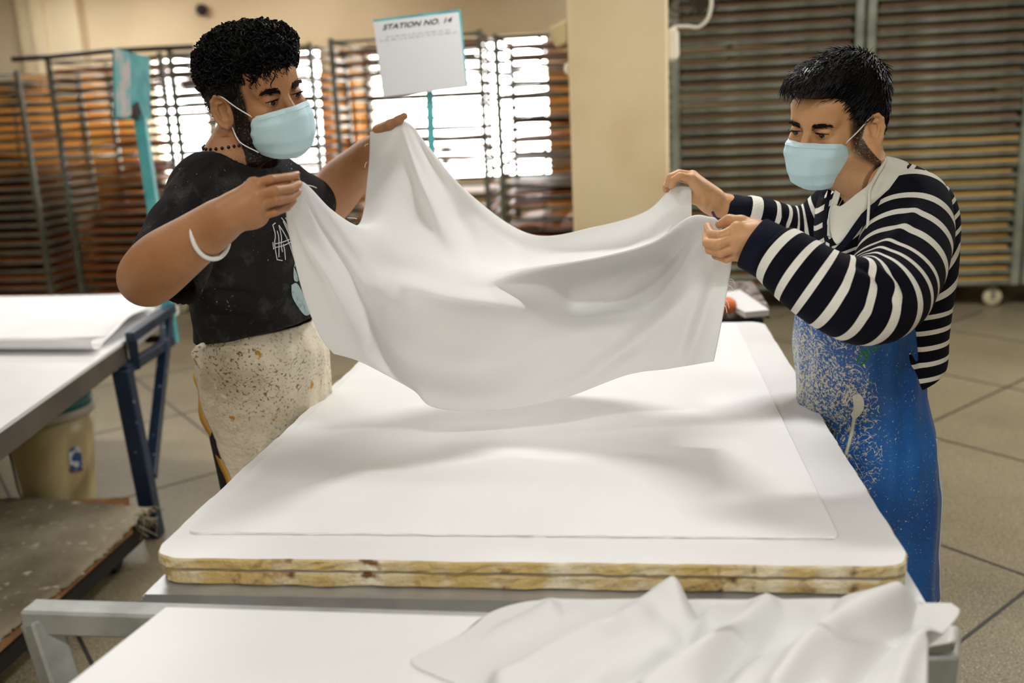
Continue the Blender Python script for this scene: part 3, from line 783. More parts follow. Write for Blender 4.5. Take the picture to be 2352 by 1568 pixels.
for t_ in np.linspace(0, 1, 14):
    for q in ang:
        rr_ = .026 * (1 - .25 * t_); c = c0 + rolldir * t_ * 1.9
        V.append(c + nrm * rr_ * math.cos(q) * 1.4 + np.array([0, 0, 1]) * rr_ * (math.sin(q)) + rolldir * (-.16 * max(0, math.sin(q * .5 - .3))) * (t_ < .01))
o = put('rolled_sheet', V, grid_faces(14, 24), MAT['white_sheet'], None, True); solid(o, .003); tag(o, 'white sheet rolled along the front of the large sheet on the left table', 'sheet')
# grey folded flap by the elbow
fl_ = ribbon('folded_sheet', [g3(338, 722, zS + .02), g3(360, 705, zS + .025), g3(378, 690, zS + .03)], [g3(345, 728, LZ - .02), g3(372, 718, LZ - .02), g3(398, 700, LZ - .01)], MAT['white_board'], None)
tag(fl_, 'small folded white sheet corner hanging beside the elbow of the man in black', 'sheet')
# bucket
Yb = 3.72; bc = W(118, 1000, Yb); bucket = thing('plastic_bucket', 'cream plastic bucket with turquoise lid under the left table', 'bucket', (bc[0], bc[1], 0))
zt_ = W(150, 938, Yb)[2]
wpx = lambda dx: dx / FPX * (Yb * .973 + .3)
prof = [(.002, .012), (wpx(66), .012), (wpx(72), .03)] + [(wpx(72) + (wpx(94) - wpx(72)) * t, .03 + t * (zt_ - .05)) for t in (.25, .5, .75, 1)]
MB().lathe((bc[0], bc[1], 0), prof, 40).out('tub', MAT['bucket_plastic'], bucket, True)
MB().lathe((bc[0], bc[1], 0), [(wpx(96), zt_ - .022), (wpx(101), zt_ - .016), (wpx(101), zt_ + .012), (wpx(96), zt_ + .016)], 40).out('rim', MAT['rim_grey'], bucket, True)
MB().lathe((bc[0], bc[1], 0), [(wpx(96), zt_ + .016), (wpx(98), zt_ + .07), (wpx(90), zt_ + .08), (.002, zt_ + .08)], 40).out('lid', MAT['lid_turquoise'], bucket, True)
def on_tub(px, py):
    d = ray(px, py); o_ = CC - np.array([bc[0], bc[1], 0]); R_ = wpx(85) 
    for _ in range(3):
        a_ = d[0] ** 2 + d[1] ** 2; b_ = 2 * (o_[0] * d[0] + o_[1] * d[1]); c_ = o_[0] ** 2 + o_[1] ** 2 - R_ ** 2
        s_ = (-b_ - math.sqrt(max(b_ * b_ - 4 * a_ * c_, 0))) / (2 * a_); p = CC + d * s_
        R_ = float(np.interp(p[2], [q[1] for q in prof[2:]], [q[0] for q in prof[2:]])) + .0025
    return p
def tubpatch(name, poly, mm):
    V = [on_tub(*p) for p in poly]; o = put(name, V, [tuple(range(len(V)))], mm, bucket); solid(o, .0015, 0); return o
tubpatch('label', [(157, 1036), (168, 1027), (182, 1024), (186, 1040), (190, 1062), (186, 1079), (164, 1083), (160, 1060)], MAT['sticker_blue'])
tubpatch('label_strip', [(158, 1076), (190, 1074), (191, 1080), (175, 1086), (163, 1085)], MAT['sticker_red'])
MB().tube(catmull([W(14, 1002, Yb - .25), W(22, 1040, Yb - .28), W(34, 1090, Yb - .27), W(46, 1135, Yb - .24), W(60, 1150, Yb - .1)], 30), .004, 6).out('handle', MAT['dark_steel'], bucket, True)
# low platform with dirty canvas
pz = .2
pcn = [G(345, 1166, pz), G(-10, 1492, pz), G(-430, 1492, pz), G(-260, 1142, pz), G(0, 1144, pz)]
plat = thing('low_platform', 'low wooden platform covered in dirty canvas on the floor at left', 'platform', (*np.mean([p[:2] for p in pcn], 0), 0))
nx_, ny_ = 60, 60; g = grid_surface([[G(-430, 1142, pz), G(-200, 1142, pz), G(60, 1145, pz), G(346, 1166, pz)],
   [G(-560, 1270, pz), G(-300, 1270, pz), G(-80, 1272, pz), G(246, 1262, pz)], [G(-760, 1390, pz), G(-460, 1390, pz), G(-200, 1390, pz), G(118, 1372, pz)],
   [G(-900, 1500, pz), G(-640, 1500, pz), G(-360, 1500, pz), G(-20, 1488, pz)]], nx_, ny_).reshape(-1, 3)
g[:, 2] += .006 * vnoise(g, 7, 3) + .002 * vnoise(g, 60, 4)
jj = np.arange(len(g)) % nx_; ii = np.arange(len(g)) // nx_
edge = (jj == nx_ - 1) | (ii == 0); g[edge, :2] += rng.normal(size=(edge.sum(), 2)) * .006; g[edge, 2] -= .006
cv = put('canvas', g, grid_faces(ny_, nx_), MAT['dirty_canvas'], plat, True); solid(cv, .008, -1)
e = [G(346, 1166, pz), G(150, 1345, pz), G(-20, 1488, pz)]
eA = np.array(e[0]) + [-.03, .0, -.022]; eB = np.array(e[2]) + [-.03, -.0, -.022]
MB().bar(eA + (eB - eA) * .14, eB, .05, .032, bev=.003).out('edge_board', MAT['raw_wood'], plat)
MB().bar(eA + [-.02, 0, -.055], eB + [-.02, 0, -.055], .05, .07).out('runner', MAT['tar_black'], plat)
MB().bar(eA + [-.8, 0, -.055], eB + [-.8, 0, -.055], .05, .07).out('runner', MAT['tar_black'], plat)
MB().box((*(np.mean([p[:2] for p in pcn], 0)), pz - .03), (.7, .9, .03)).out('deck', MAT['raw_wood'], plat)
fr = MB()
for i in range(26):
    t_ = rng.uniform(0, .12); c = np.array(e[0]) + (np.array(e[2]) - np.array(e[0])) * t_ + rng.normal(size=3) * .012
    fr.tube([c, c + rng.normal(size=3) * .015 + [0.008, 0, -.008], c + rng.normal(size=3) * .02 + [.015, 0, -.03]], .0025, 5)
for q in (e[1],): pass
fr.out('frayed_corner', MAT['dirty_canvas'], plat, True)
for s_ in (.1, .9):
    for dx in (-.08, -.78):
        c = eA + (eB - eA) * s_ + [dx, 0, 0]; MB().lathe((c[0], c[1], .045), [(.004, -.015), (.044, -.015), (.044, .015), (.004, .015)], 20, R=[[0, 0, 1], [1, 0, 0], [0, 1, 0]]).out('wheel', MAT['tar_black'], plat)

# ================================================================== table behind at right with stained slab
Yr = 3.12
rb = thing('rear_work_table', 'work table with stained speckled top beyond the striped sweater arm', 'table', (*W(1600, 720, Yr + .3)[:2], 0))
za = W(1660, 712, Yr)[2]
fl0 = W(1420, 716, Yr)[:2]; fr0 = np.array(W(1768, 712, Yr)[:2])
uu_ = np.array([math.cos(ROT), math.sin(ROT)]); vv_ = np.array([-uu_[1], uu_[0]])
fl0 = fr0 - uu_ * .85
zb = za
MB().prism([fl0, fr0, fr0 + vv_ * .52, fl0 + vv_ * .52], zb - .035, zb).out('table_top', ms, rb)
MB().prism([fl0 + uu_ * .02, fr0 - uu_ * .02, fr0 - uu_ * .02 + vv_ * .5, fl0 + uu_ * .02 + vv_ * .5], zb - .09, zb - .035).out('top_frame', MAT['navy_paint'], rb)
for q in (fl0 + uu_ * .05 + vv_ * .06, fr0 - uu_ * .05 + vv_ * .06, fl0 + uu_ * .05 + vv_ * .45, fr0 - uu_ * .05 + vv_ * .45): MB().box((q[0], q[1], (zb - .09) / 2), (.045, .045, zb - .09), rz=ROT).out('leg', MAT['navy_paint'], rb)
zc = zb + .0205
q4 = [G(1700, 665, zc), G(1650, 672, zc), G(1660, 690, zc), G(1712, 716, zc), G(1767, 711, zc)]
bd = MB().prism([p[:2] for p in q4], zb + .001, zb + .02)
tag(bd.out('offcut_board', MAT['white_board']), 'small white offcut board lying on the stained rear table', 'board')
oc = G(1672, 703, zb + .022); ob = MB().lathe((oc[0], oc[1], zb + .001), [(.004, 0), (.018, .003), (.027, .014), (.029, .026), (.024, .04), (.012, .049), (.001, .052)], 20)
tag(ob.out('orange_ball', MAT['orange_rubber'], smooth=True), 'small orange rubber ball on the stained rear table', 'ball')

# ================================================================== foreground frame, board and crumpled cloth
FZ = .86
fr_ = thing('frame_trolley', 'grey square-tube steel trolley frame in the near foreground', 'trolley', (-.1, 1.0, 0))
FA = G(62, 1388, FZ); FB = G(2180, 1452, FZ); FA = np.array(FA); FB = np.array(FB)
MB().bar(FA + [0, 0, -.02], FB + [0, 0, -.02], .042, .04, bev=.004).out('front_bar', MAT['galvanised'], fr_)
lA = FA + np.array([.018, -.005, -.02]); lB = W(165, 1640, 1.30)
dl = lB - lA; lE = lA + dl * ((lA[2]) / -dl[2]); 
MB().bar(lE + [0, 0, .0], lA, .044, .044, bev=.004).out('leg', MAT['galvanised'], fr_)
lC = FB + np.array([-.018, -.004, -.02]); MB().bar((lC[0] - .03, lC[1] - .01, 0), lC, .044, .044, bev=.004).out('leg', MAT['galvanised'], fr_)
dy = np.array([-.139, -.99, 0]) * .75
for P_, Q_ in ((lE, lA), (np.array([lC[0] - .03, lC[1] - .01, 0]), lC)):
    MB().bar(P_ + dy, Q_ + dy, .044, .044, bev=.004).out('leg', MAT['galvanised'], fr_)
MB().bar(FA + dy + [0, 0, -.02], FB + dy + [0, 0, -.02], .042, .04, bev=.004).out('rear_bar', MAT['galvanised'], fr_)
mb_ = MB(); bz = FZ + .001
q0 = G(392, 1402, FZ); 
bx = [G(384, 1412, bz)[:2], G(2100, 1466, bz)[:2]]
dirb = (bx[1] - bx[0]) / np.linalg.norm(bx[1] - bx[0]); db = G(190, 1568, bz)[:2] - bx[0]; db /= np.linalg.norm(db)
poly = [bx[0], bx[1], bx[1] + db * .7, bx[0] + db * .7]
fb = MB().prism(poly[::-1], FZ + .0005, FZ + .014)
tag(fb.out('frame_board', MAT['white_board']), 'smooth white board lying on the foreground trolley frame', 'board')
#@@
# ================================================================== the held sheet
mat('cotton', (243, 243, 242), 0.85, bump=0.12, bscale=420, trans=0.38, spec=0.2)
CN = [
 [(850,303,2.22),(930,279,2.20),(985,338,2.23),(1075,442,2.27),(1220,538,2.31),(1370,520,2.28),(1482,486,2.22),(1545,432,2.16),(1588,429,2.13)],
 [(845,400,2.18),(915,400,2.13),(1000,430,2.17),(1088,500,2.24),(1225,585,2.28),(1374,575,2.26),(1487,540,2.21),(1553,490,2.15),(1589,500,2.10)],
 [(824,515,2.02),(880,510,2.02),(985,520,2.10),(1102,598,2.16),(1222,622,2.20),(1372,610,2.18),(1492,578,2.10),(1560,536,2.03),(1594,520,1.99)],
 [(762,482,1.86),(835,540,1.93),(950,585,2.00),(1108,632,2.04),(1215,614,2.03),(1370,592,1.99),(1500,556,1.93),(1586,498,1.86),(1642,500,1.80)],
 [(690,416,1.665),(775,555,1.82),(905,625,1.94),(1080,665,1.98),(1200,655,2.03),(1365,650,2.13),(1505,615,2.07),(1596,560,1.89),(1668,556,1.80)],
 [(658,470,1.68),(775,618,1.77),(893,672,1.89),(1060,705,1.93),(1190,705,1.98),(1345,715,2.11),(1490,685,2.05),(1588,632,1.88),(1680,600,1.80)],
 [(668,560,1.70),(790,680,1.75),(897,730,1.88),(1050,762,1.93),(1183,762,1.95),(1335,752,1.95),(1470,738,1.92),(1574,695,1.86),(1670,668,1.81)],
 [(698,680,1.71),(808,740,1.75),(905,785,1.88),(1050,825,1.92),(1180,822,1.92),(1333,800,1.91),(1455,790,1.89),(1560,755,1.86),(1660,728,1.82)],
 [(735,772,1.72),(818,792,1.76),(915,842,1.85),(1052,885,1.88),(1180,884,1.89),(1330,852,1.89),(1452,828,1.88),(1552,802,1.86),(1650,782,1.83)],
 [(766,812,1.73),(800,806,1.75),(832,833,1.78),(945,893,1.83),(1000,936,1.85),(1180,941,1.865),(1300,912,1.87),(1440,861,1.87),(1530,847,1.87)],
]
CN[9] = [(766,812,1.73),(832,833,1.77),(945,893,1.83),(1000,936,1.85),(1150,942,1.865),(1300,912,1.87),(1440,861,1.87),(1540,846,1.86),(1640,829,1.84)]
CN = np.array(CN, float); NU, NV = 230, 230
gs = grid_surface(CN, NU, NV).reshape(-1, 3)
folds = [  # + pulls towards the camera
 ([(690,430),(735,520),(790,610),(835,700),(885,790),(960,860)], -.022, 17, 'f'),
 ([(668,470),(700,560),(760,650),(800,740),(840,820)], .012, 22, 'f'),
 ([(715,440),(790,530),(850,620),(900,700),(960,760)], .014, 26, 'f'),
 ([(945,295),(1000,400),(1050,500),(1100,615)], -.030, 26, 'f'),
 ([(925,300),(960,400),(1010,510),(1075,612),(1110,640)], .024, 20, 'f'),
 ([(975,330),(1060,430),(1150,520),(1250,575)], .012, 22, 'f'),
 ([(1110,640),(1000,640),(900,640)], .006, 30, 'b'),
 ([(900,640),(1020,678),(1150,695),(1250,722),(1335,748)], .030, 22, 'b'),
 ([(1100,640),(1200,628),(1320,606),(1460,580),(1560,530),(1600,498)], .020, 18, 'b'),
 ([(1300,650),(1310,700),(1330,738)], -.02, 22, 'b'),
 ([(1420,640),(1440,690),(1400,720)], -.02, 50, 'b'),
 ([(850,700),(900,800),(980,850),(1080,850),(1180,800),(1260,740)], -.028, 48, 'b'),
 ([(850,800),(930,870),(1040,910),(1180,905)], .012, 26, 'b'),
 ([(1335,750),(1440,712),(1540,650),(1610,585),(1640,540)], .030, 20, 'b'),
 ([(1640,560),(1560,680),(1460,780),(1340,870),(1240,915)], .012, 20, 'b'),
 ([(1615,590),(1530,690),(1430,770),(1320,840)], -.012, 22, 'b'),
 ([(1655,600),(1620,700),(1590,800),(1570,838)], .014, 18, 'b'),
 ([(1630,640),(1590,730),(1555,830)], -.012, 18, 'b'),
 ([(940,560),(1000,640),(1120,700),(1250,790),(1260,880)], .008, 40, 'b'),
]
h = fold_amount(gs[:, :2], folds)
gs[:, 2] -= h
g3d = np.array([W(x, y, d) for x, y, d in gs])
g3d += (0.0012 * vnoise(g3d, 30, 5))[:, None] * np.array([0, -1, .3])
held = put('held_sheet', g3d, grid_faces(NV, NU)[::1], MAT['cotton'], None, True); solid(held, .0012, 0)
tag(held, 'large white cotton sheet held up by its corners between the two men', 'sheet')
th = MB()
for (x, y, Y, dx, dy) in [(1676,640,1.81,12,9),(1675,645,1.81,14,7),(1673,655,1.81,10,10),(1668,690,1.82,6,14),(1664,700,1.82,5,14),(1700,424,1.9,0,0),(846,330,2.2,-8,5),(843,372,2.2,-5,10),(690,424,1.66,34,6),(800,500,1.95,18,2)]:
    if dx == 0: continue
    th.tube(catmull([W(x - dx * .1, y, Y), W(x + dx * .6, y + dy * .3, Y), W(x + dx, y + dy, Y), W(x + dx * 1.1, y + dy * 1.3, Y)], 10), .0007, 4)
th.out('loose_threads', MAT['cotton'], held, True)

# ================================================================== crumpled cloth on the foreground board
def crumple():
    nx_, ny_ = 220, 160
    top = [(960,1600),(1060,1520),(1120,1462),(1190,1428),(1262,1404),(1360,1392),(1462,1392),(1545,1362),(1610,1384),(1760,1398),(1900,1377),(2050,1371),(2108,1398),(2132,1440),(2200,1446)]
    C = []
    hts = [.002,.008,.02,.03,.035,.035,.035,.055,.045,.04,.055,.06,.05,.03,.006]
    Yt = [1.14,1.19,1.24,1.265,1.27,1.265,1.26,1.25,1.25,1.24,1.235,1.225,1.22,1.21,1.205]
    row1 = [np.array(W(x, y, Y * .955)) for (x, y), Y in zip(top, Yt)]
    rows = [[np.array([p[0] + .004, p[1] + .03, FZ + .016]) for p in row1], row1]
    for k, py in enumerate((1452, 1480, 1512, 1550, 1600, 1680, 1800)):
        r = []
        for j, (x, y) in enumerate(top):
            t = j / 14; xl = 1180 - (py - 1440) * 1.35; xr = 2132 - (py - 1440) * .02
            xx = xl + (xr - xl) * t; yy = max(py, y + 16 + 14 * k)
            hh = ((.8 * hts[j] + .016 + .006 * math.sin(j * 1.3 + k * .7)) * (1 - .05 * k)) * min(1, j / 2.5)
            r.append(np.array(G(xx, yy, FZ + .018 + max(hh, 0))))
        rows.append(r)
    g = grid_surface(rows, nx_, ny_).reshape(-1, 3)
    px = proj(g)
    fo = [([(1545,1366),(1450,1430),(1300,1500),(1150,1580)], .024, 24), ([(1262,1408),(1150,1470),(1020,1560)], .018, 22),
          ([(1400,1400),(1280,1460),(1180,1520)], -.018, 24), ([(1600,1390),(1560,1470),(1440,1540),(1380,1600)], -.020, 26),
          ([(1760,1402),(1680,1470),(1560,1540),(1480,1600)], .022, 26), ([(1900,1382),(1830,1440),(1700,1500),(1620,1590)], -.018, 28),
          ([(2060,1376),(1950,1420),(1850,1500),(1780,1590)], .022, 28), ([(2100,1420),(2020,1480),(1960,1580)], -.012, 30), ([(2130,1445),(2090,1500),(2060,1590)], .01, 24)]
    g[:, 2] += fold_amount(px, fo) + .0025 * vnoise(g, 22, 8)
    g[:, 2] = np.maximum(g[:, 2], FZ + .0165)
    o = put('crumpled_cloth', g, grid_faces(ny_, nx_), MAT['cotton'], None, True); solid(o, .0014, 0)
    return tag(o, 'crumpled white cotton cloth heaped on the foreground trolley', 'cloth')
crumple()
sk = ribbon('corner_wrap', [W(2112, 1448, 1.14), W(2150, 1440, 1.125), W(2190, 1438, 1.125), W(2203, 1448, 1.135)], [W(2112, 1520, 1.105), W(2120, 1490, 1.10), W(2180, 1476, 1.10), W(2196, 1470, 1.11)], MAT['cotton'], None, rows=8)
tag(sk, 'small white cloth strip wrapped over the right corner of the foreground frame', 'cloth')
sk2 = ribbon('hanging_cloth', [W(2196, 1446, 1.135), W(2194, 1500, 1.125), W(2192, 1560, 1.115), W(2190, 1640, 1.105)], [W(2206, 1450, 1.15), W(2204, 1500, 1.145), W(2200, 1560, 1.135), W(2196, 1640, 1.135)], MAT['cotton'], None, rows=4)
tag(sk2, 'thin white cloth edge hanging down the outside of the foreground frame', 'cloth')
# ================================================================== people
def skin_mat(name, rgb, rgb2, beard):
    m = mat(name, rgb, 0.5, rgb2=rgb2, scale=9, lo=0.35, hi=0.75, bump=0.12, bscale=160, spec=0.4)
    b = m.node_tree.nodes['Principled BSDF']; b.inputs['Subsurface Weight'].default_value = 0.12
    b.inputs['Subsurface Radius'].default_value = (.012, .005, .003); b.inputs['Subsurface Scale'].default_value = 1.0
    a = nd(m, 'ShaderNodeAttribute'); a.attribute_name = 'beard'
    f = math_node(m, 'MULTIPLY', a.outputs['Fac'], step(m, noise(m, 300, 3), 0.22, 0.42), clamp=True)
    mix_over(m, f, beard)
    a2 = nd(m, 'ShaderNodeAttribute'); a2.attribute_name = 'lips'
    mix_over(m, a2.outputs['Fac'], (150, 92, 78))
    return m
skin_a = skin_mat('skin_brown', (176, 127, 87), (154, 106, 68), (18, 14, 12))
skin_b = skin_mat('skin_tan', (206, 158, 112), (186, 136, 92), (34, 24, 18))
mat('hair_black', (10, 9, 9), 0.6, spec=0.18)
mat('hair_blueblack', (10, 9, 11), 0.5, spec=0.25)
me_ = mat('eye_white', (200, 192, 184), 0.15); mat('iris', (28, 16, 10), 0.1); mat('nail', (196, 148, 124), 0.35)
# charcoal tee with lint
mt = mat('tee_black', (31, 31, 31), 0.95, rgb2=(40, 40, 41), scale=5, bump=0.25, bscale=300, spec=.15)
v = noise(mt, 150, 2); mix_over(mt, math_node(mt, 'MULTIPLY', step(mt, v, 0.70, 0.73), step(mt, noise(mt, 9, 3), 0.42, 0.62)), (176, 172, 160))
mix_over(mt, math_node(mt, 'MULTIPLY', step(mt, noise(mt, 14, 6, rough=.7), 0.52, 0.75), 0.34), (120, 118, 112))
mat('trouser_black', (16, 15, 15), 0.85, bump=0.2, bscale=60)
mat('shoe_dark', (30, 26, 24), 0.6)
ma = mat('apron_cream', (226, 216, 194), 0.7, rgb2=(208, 196, 170), scale=6, lo=0.4, hi=0.7, bump=0.5, bscale=45)
oc_ = objco(ma)
mix_over(ma, math_node(ma, 'MULTIPLY', step(ma, noise(ma, 150, 4), 0.56, 0.64), step(ma, noise(ma, 3.5, 2), 0.44, 0.58)), (120, 104, 76))
mix_over(ma, math_node(ma, 'MULTIPLY', step(ma, noise(ma, 30, 4), 0.62, 0.68), step(ma, noise(ma, 5, 2), 0.40, 0.55)), (236, 230, 214))
mix_over(ma, step(ma, noise(ma, 24, 3), 0.70, 0.73), (196, 140, 40))
mat('apron_lining', (214, 164, 72), 0.6)
mb2 = mat('apron_blue', (30, 104, 182), 0.42, rgb2=(20, 74, 146), scale=5, lo=0.35, hi=0.7, bump=0.3, bscale=16)
sepx = nd(mb2, 'ShaderNodeSeparateXYZ'); lk(mb2, objco(mb2), sepx.inputs[0])
# pulp splashes: thick near the front waist (low x), sparse at the back; threads as thin veins
vor = mb2.node_tree.nodes.new('ShaderNodeTexNoise'); vor.inputs['Scale'].default_value = 22; vor.inputs['Detail'].default_value = 3; vor.inputs['Distortion'].default_value = 1.6
lk(mb2, objco(mb2), vor.inputs['Vector'])
vein = math_node(mb2, 'SUBTRACT', 1.0, step(mb2, math_node(mb2, 'ABSOLUTE', math_node(mb2, 'SUBTRACT', vor.outputs[0], 0.5)), 0.004, 0.016), clamp=True)
at = nd(mb2, 'ShaderNodeAttribute'); at.attribute_name = 'splash'
dens = math_node(mb2, 'ADD', at.outputs['Fac'], math_node(mb2, 'MULTIPLY', math_node(mb2, 'SUBTRACT', noise(mb2, 7, 2), 0.5), 1.1))
blot = math_node(mb2, 'GREATER_THAN', math_node(mb2, 'ADD', noise(mb2, 170, 6, rough=.75), math_node(mb2, 'MULTIPLY', dens, 0.125)), 0.635)
mix_over(mb2, blot, (202, 196, 164))
mix_over(mb2, math_node(mb2, 'MULTIPLY', vein, math_node(mb2, 'GREATER_THAN', dens, 0.22)), (206, 206, 190))
mat('apron_trim', (206, 208, 210), 0.6)
mat('green_ink', (36, 124, 58), 0.6); mat('orange_print', (198, 88, 34), 0.6)
mat('hood_white', (218, 218, 206), 0.8, bump=0.15, bscale=40)
mat('navy_knit', (20, 22, 38), 0.95, bump=0.3, bscale=260, spec=.15)
mst = mat('striped_knit', (13, 13, 24), 0.95, bump=0.25, bscale=260, spec=.15)
sa = nd(mst, 'ShaderNodeAttribute'); sa.attribute_name = 'stripe'
frc = math_node(mst, 'FRACT', math_node(mst, 'ADD', sa.outputs['Fac'], 100.0))
mix_over(mst, math_node(mst, 'LESS_THAN', frc, 0.31), (226, 224, 214))
mat('mask_blue', (202, 234, 243), 0.8, bump=0.1, bscale=500, trans=0.05)
mat('mask_edge', (214, 232, 242), 0.7)
mat('elastic_white', (232, 232, 234), 0.6)
mat('bangle_white', (222, 224, 222), 0.35)
mat('bead_black', (12, 10, 12), 0.2)
mat('print_white', (206, 206, 210), 0.7)
mat('print_pale_blue', (168, 190, 194), 0.8, rgb2=(120, 142, 146), scale=60, lo=.5, hi=.7)
mat('thread_purple', (60, 36, 80), 0.6)

class Head:
    def __init__(s, ear_px, Yh, yaw, pitch, roll, side):
        """face frame: F forward, L the person's left, Uh up; ear_px is where the near ear shows; side=+1 if the left ear is near"""
        F0 = np.array([math.cos(yaw), math.sin(yaw), 0]); Lh = np.array([-F0[1], F0[0], 0]); z = np.array([0, 0, 1.0])
        F = F0 * math.cos(pitch) - z * math.sin(pitch); Uh = z * math.cos(pitch) + F0 * math.sin(pitch)
        L2 = Lh * math.cos(roll) + Uh * math.sin(roll); U2 = Uh * math.cos(roll) - Lh * math.sin(roll)
        s.M = np.stack([F, L2, U2], 1); s.side = side
        s.O = np.array(W(*ear_px, Yh)) - s.M @ np.array([-.006, side * .079, -.004])
    def w(s, p): return np.asarray(p) @ s.M.T + s.O
    def l(s, p): return (np.asarray(p) - s.O) @ s.M

def face_field(H, neck_world, rneck, vox=.0021):
    f = SDF((-.15, -.12, -.27), (.16, .12, .16), vox)
    f.ell((-.018, 0, .036), (.097, .075, .084), k=.01)
    f.ell((.022, 0, -.03), (.066, .061, .088), k=.03)
    for s in (-1, 1):
        f.cap((.070, s * .012, -.098), (.0, s * .05, -.066), .016, .016, k=.03)
        f.ell((.058, s * .044, -.02), (.026, .018, .018), k=.022)
        f.cap((.084, s * .008, .020), (.070, s * .043, .019), .010, .009, k=.012)
        f.ell((.100, s * .032, .003), (.019, .0165, .0125), k=.012, sub=True)
    f.ell((.06, 0, .05), (.04, .055, .03), k=.03)
    f.cap((.086, 0, .010), (.102, 0, -.028), .0075, .010, k=.010)
    for s in (-1, 1): f.ell((.096, s * .012, -.032), (.010, .008, .008), k=.007)
    f.ell((.088, 0, -.056), (.012, .022, .008), k=.008); f.ell((.087, 0, -.067), (.012, .019, .009), k=.007)
    f.ell((.078, 0, -.096), (.017, .02, .015), k=.015)
    # eyelids round each eyeball
    for s in (-1, 1):
        f.ell((.0765, s * .032, .002), (.0150, .0165, .0138), k=.005)
        f.ell((.0925, s * .032, -.0015), (.0085, .0125, .0036), k=.002, sub=True)
    # ears
    for s in (-1, 1):
        a = math.radians(12)
        Re = np.array([[math.cos(a), 0, -math.sin(a)], [0, 1, 0], [math.sin(a), 0, math.cos(a)]]) @ np.array([[math.cos(s * .55), math.sin(s * .55), 0], [-math.sin(s * .55), math.cos(s * .55), 0], [0, 0, 1]])
        c = np.array([-.012, s * .082, -.006])
        f.ell(c, (.020, .007, .033), R=Re, k=.006)
        f.ell(c + Re @ np.array([.001, s * .007, .004]), (.0125, .0085, .0225), R=Re, k=.003, sub=True)
        rim = [c + Re @ np.array([.0195 * math.cos(q) - .001, s * .005, .032 * math.sin(q)]) for q in np.radians([25, 60, 95, 130, 165, 200, 235, 262])]
        f.chain(rim, [.003, .0036, .0036, .0034, .0032, .003, .004, .0055], k=.003)
        inn = [c + Re @ np.array([.010 * math.cos(q) - .001, s * .004, .019 * math.sin(q)]) for q in np.radians([60, 110, 160, 210])]
        f.chain(inn, [.0025] * 4, k=.003)
        f.ell(c + Re @ np.array([.011, s * .003, -.006]), (.004, .003, .006), R=Re, k=.003)
    nl = H.l(neck_world); f.cap((-.032, 0, -.035), nl, .052, rneck, k=.03)
    f.cap((.03, 0, -.085), nl + [.03, 0, .01], .02, .03, k=.03)
    V, Q = f.mesh(1); return V, Q

def eye_parts(H, parent, look=(1, 0, -.35)):
    look = np.array(look, float); look /= np.linalg.norm(look)
    for s in (-1, 1):
        c = np.array([.0765, s * .032, .0005]); n, m = 24, 14
        ax = look; e1_ = np.cross((0, 0, 1), ax); e1_ /= np.linalg.norm(e1_); e2_ = np.cross(ax, e1_)
        def ball(q0, q1, r):
            V = []; qs = np.linspace(q0, q1, m)
            for q in qs:
                for k in range(n):
                    t = 2 * math.pi * k / n; V.append(c + r * (math.cos(q) * ax + math.sin(q) * (math.cos(t) * e1_ + math.sin(t) * e2_)))
            return H.w(np.array(V)), grid_faces_ring(m, n)
        V, F = ball(.02, 3.1, .0131); o = put('eyeball', V, F, MAT['eye_white'], parent, True)
        V, F = ball(.001, .50, .01335); put('iris', V, F, MAT['iris'], o, True)
def grid_faces_ring(m, n): return [(i * n + k, i * n + (k + 1) % n, (i + 1) * n + (k + 1) % n, (i + 1) * n + k) for i in range(m - 1) for k in range(n)]

def brow_lash(H, parent, mm, heavy=1.0, dz=0.0):
    r = np.random.default_rng(5)
    for s in (-1, 1):
        m = MB()
        for i in range(int(150 * heavy)):
            t = r.random(); y = .014 + .036 * t
            z = .0225 + dz + .0035 * math.sin(t * 2.4) + .002 * t + r.normal() * .0019 * heavy * (1.2 - .6 * t)
            x = .0945 - .30 * max(0, y - .018) ** 1.0 * .9 - 4.5 * max(0, y - .02) ** 2
            a = H.w((x + .001, s * y, z)); b_ = H.w((x + .0015 - .002, s * (y + .006), z + .0015 * (1 - t * 2.2)))
            m.tube([a, (a + b_) / 2 + H.M @ np.array([.0012, 0, 0]), b_], [.0006, .0005, .0002], 4, cap=False)
        for i in range(36):
            t = i / 35; q = -1.1 + 2.2 * t
            p = np.array([.0765 + .0150 * math.cos(q) * .98, s * (.032 + .0145 * math.sin(q)), .0028])
            m.tube([H.w(p), H.w(p + [.005 * math.cos(q), s * .003 * math.sin(q), -.0015]), H.w(p + [.008 * math.cos(q), s * .005 * math.sin(q), .0005])], [.0005, .0004, .0001], 3, cap=False)
        m.out('eyebrow', mm, parent)

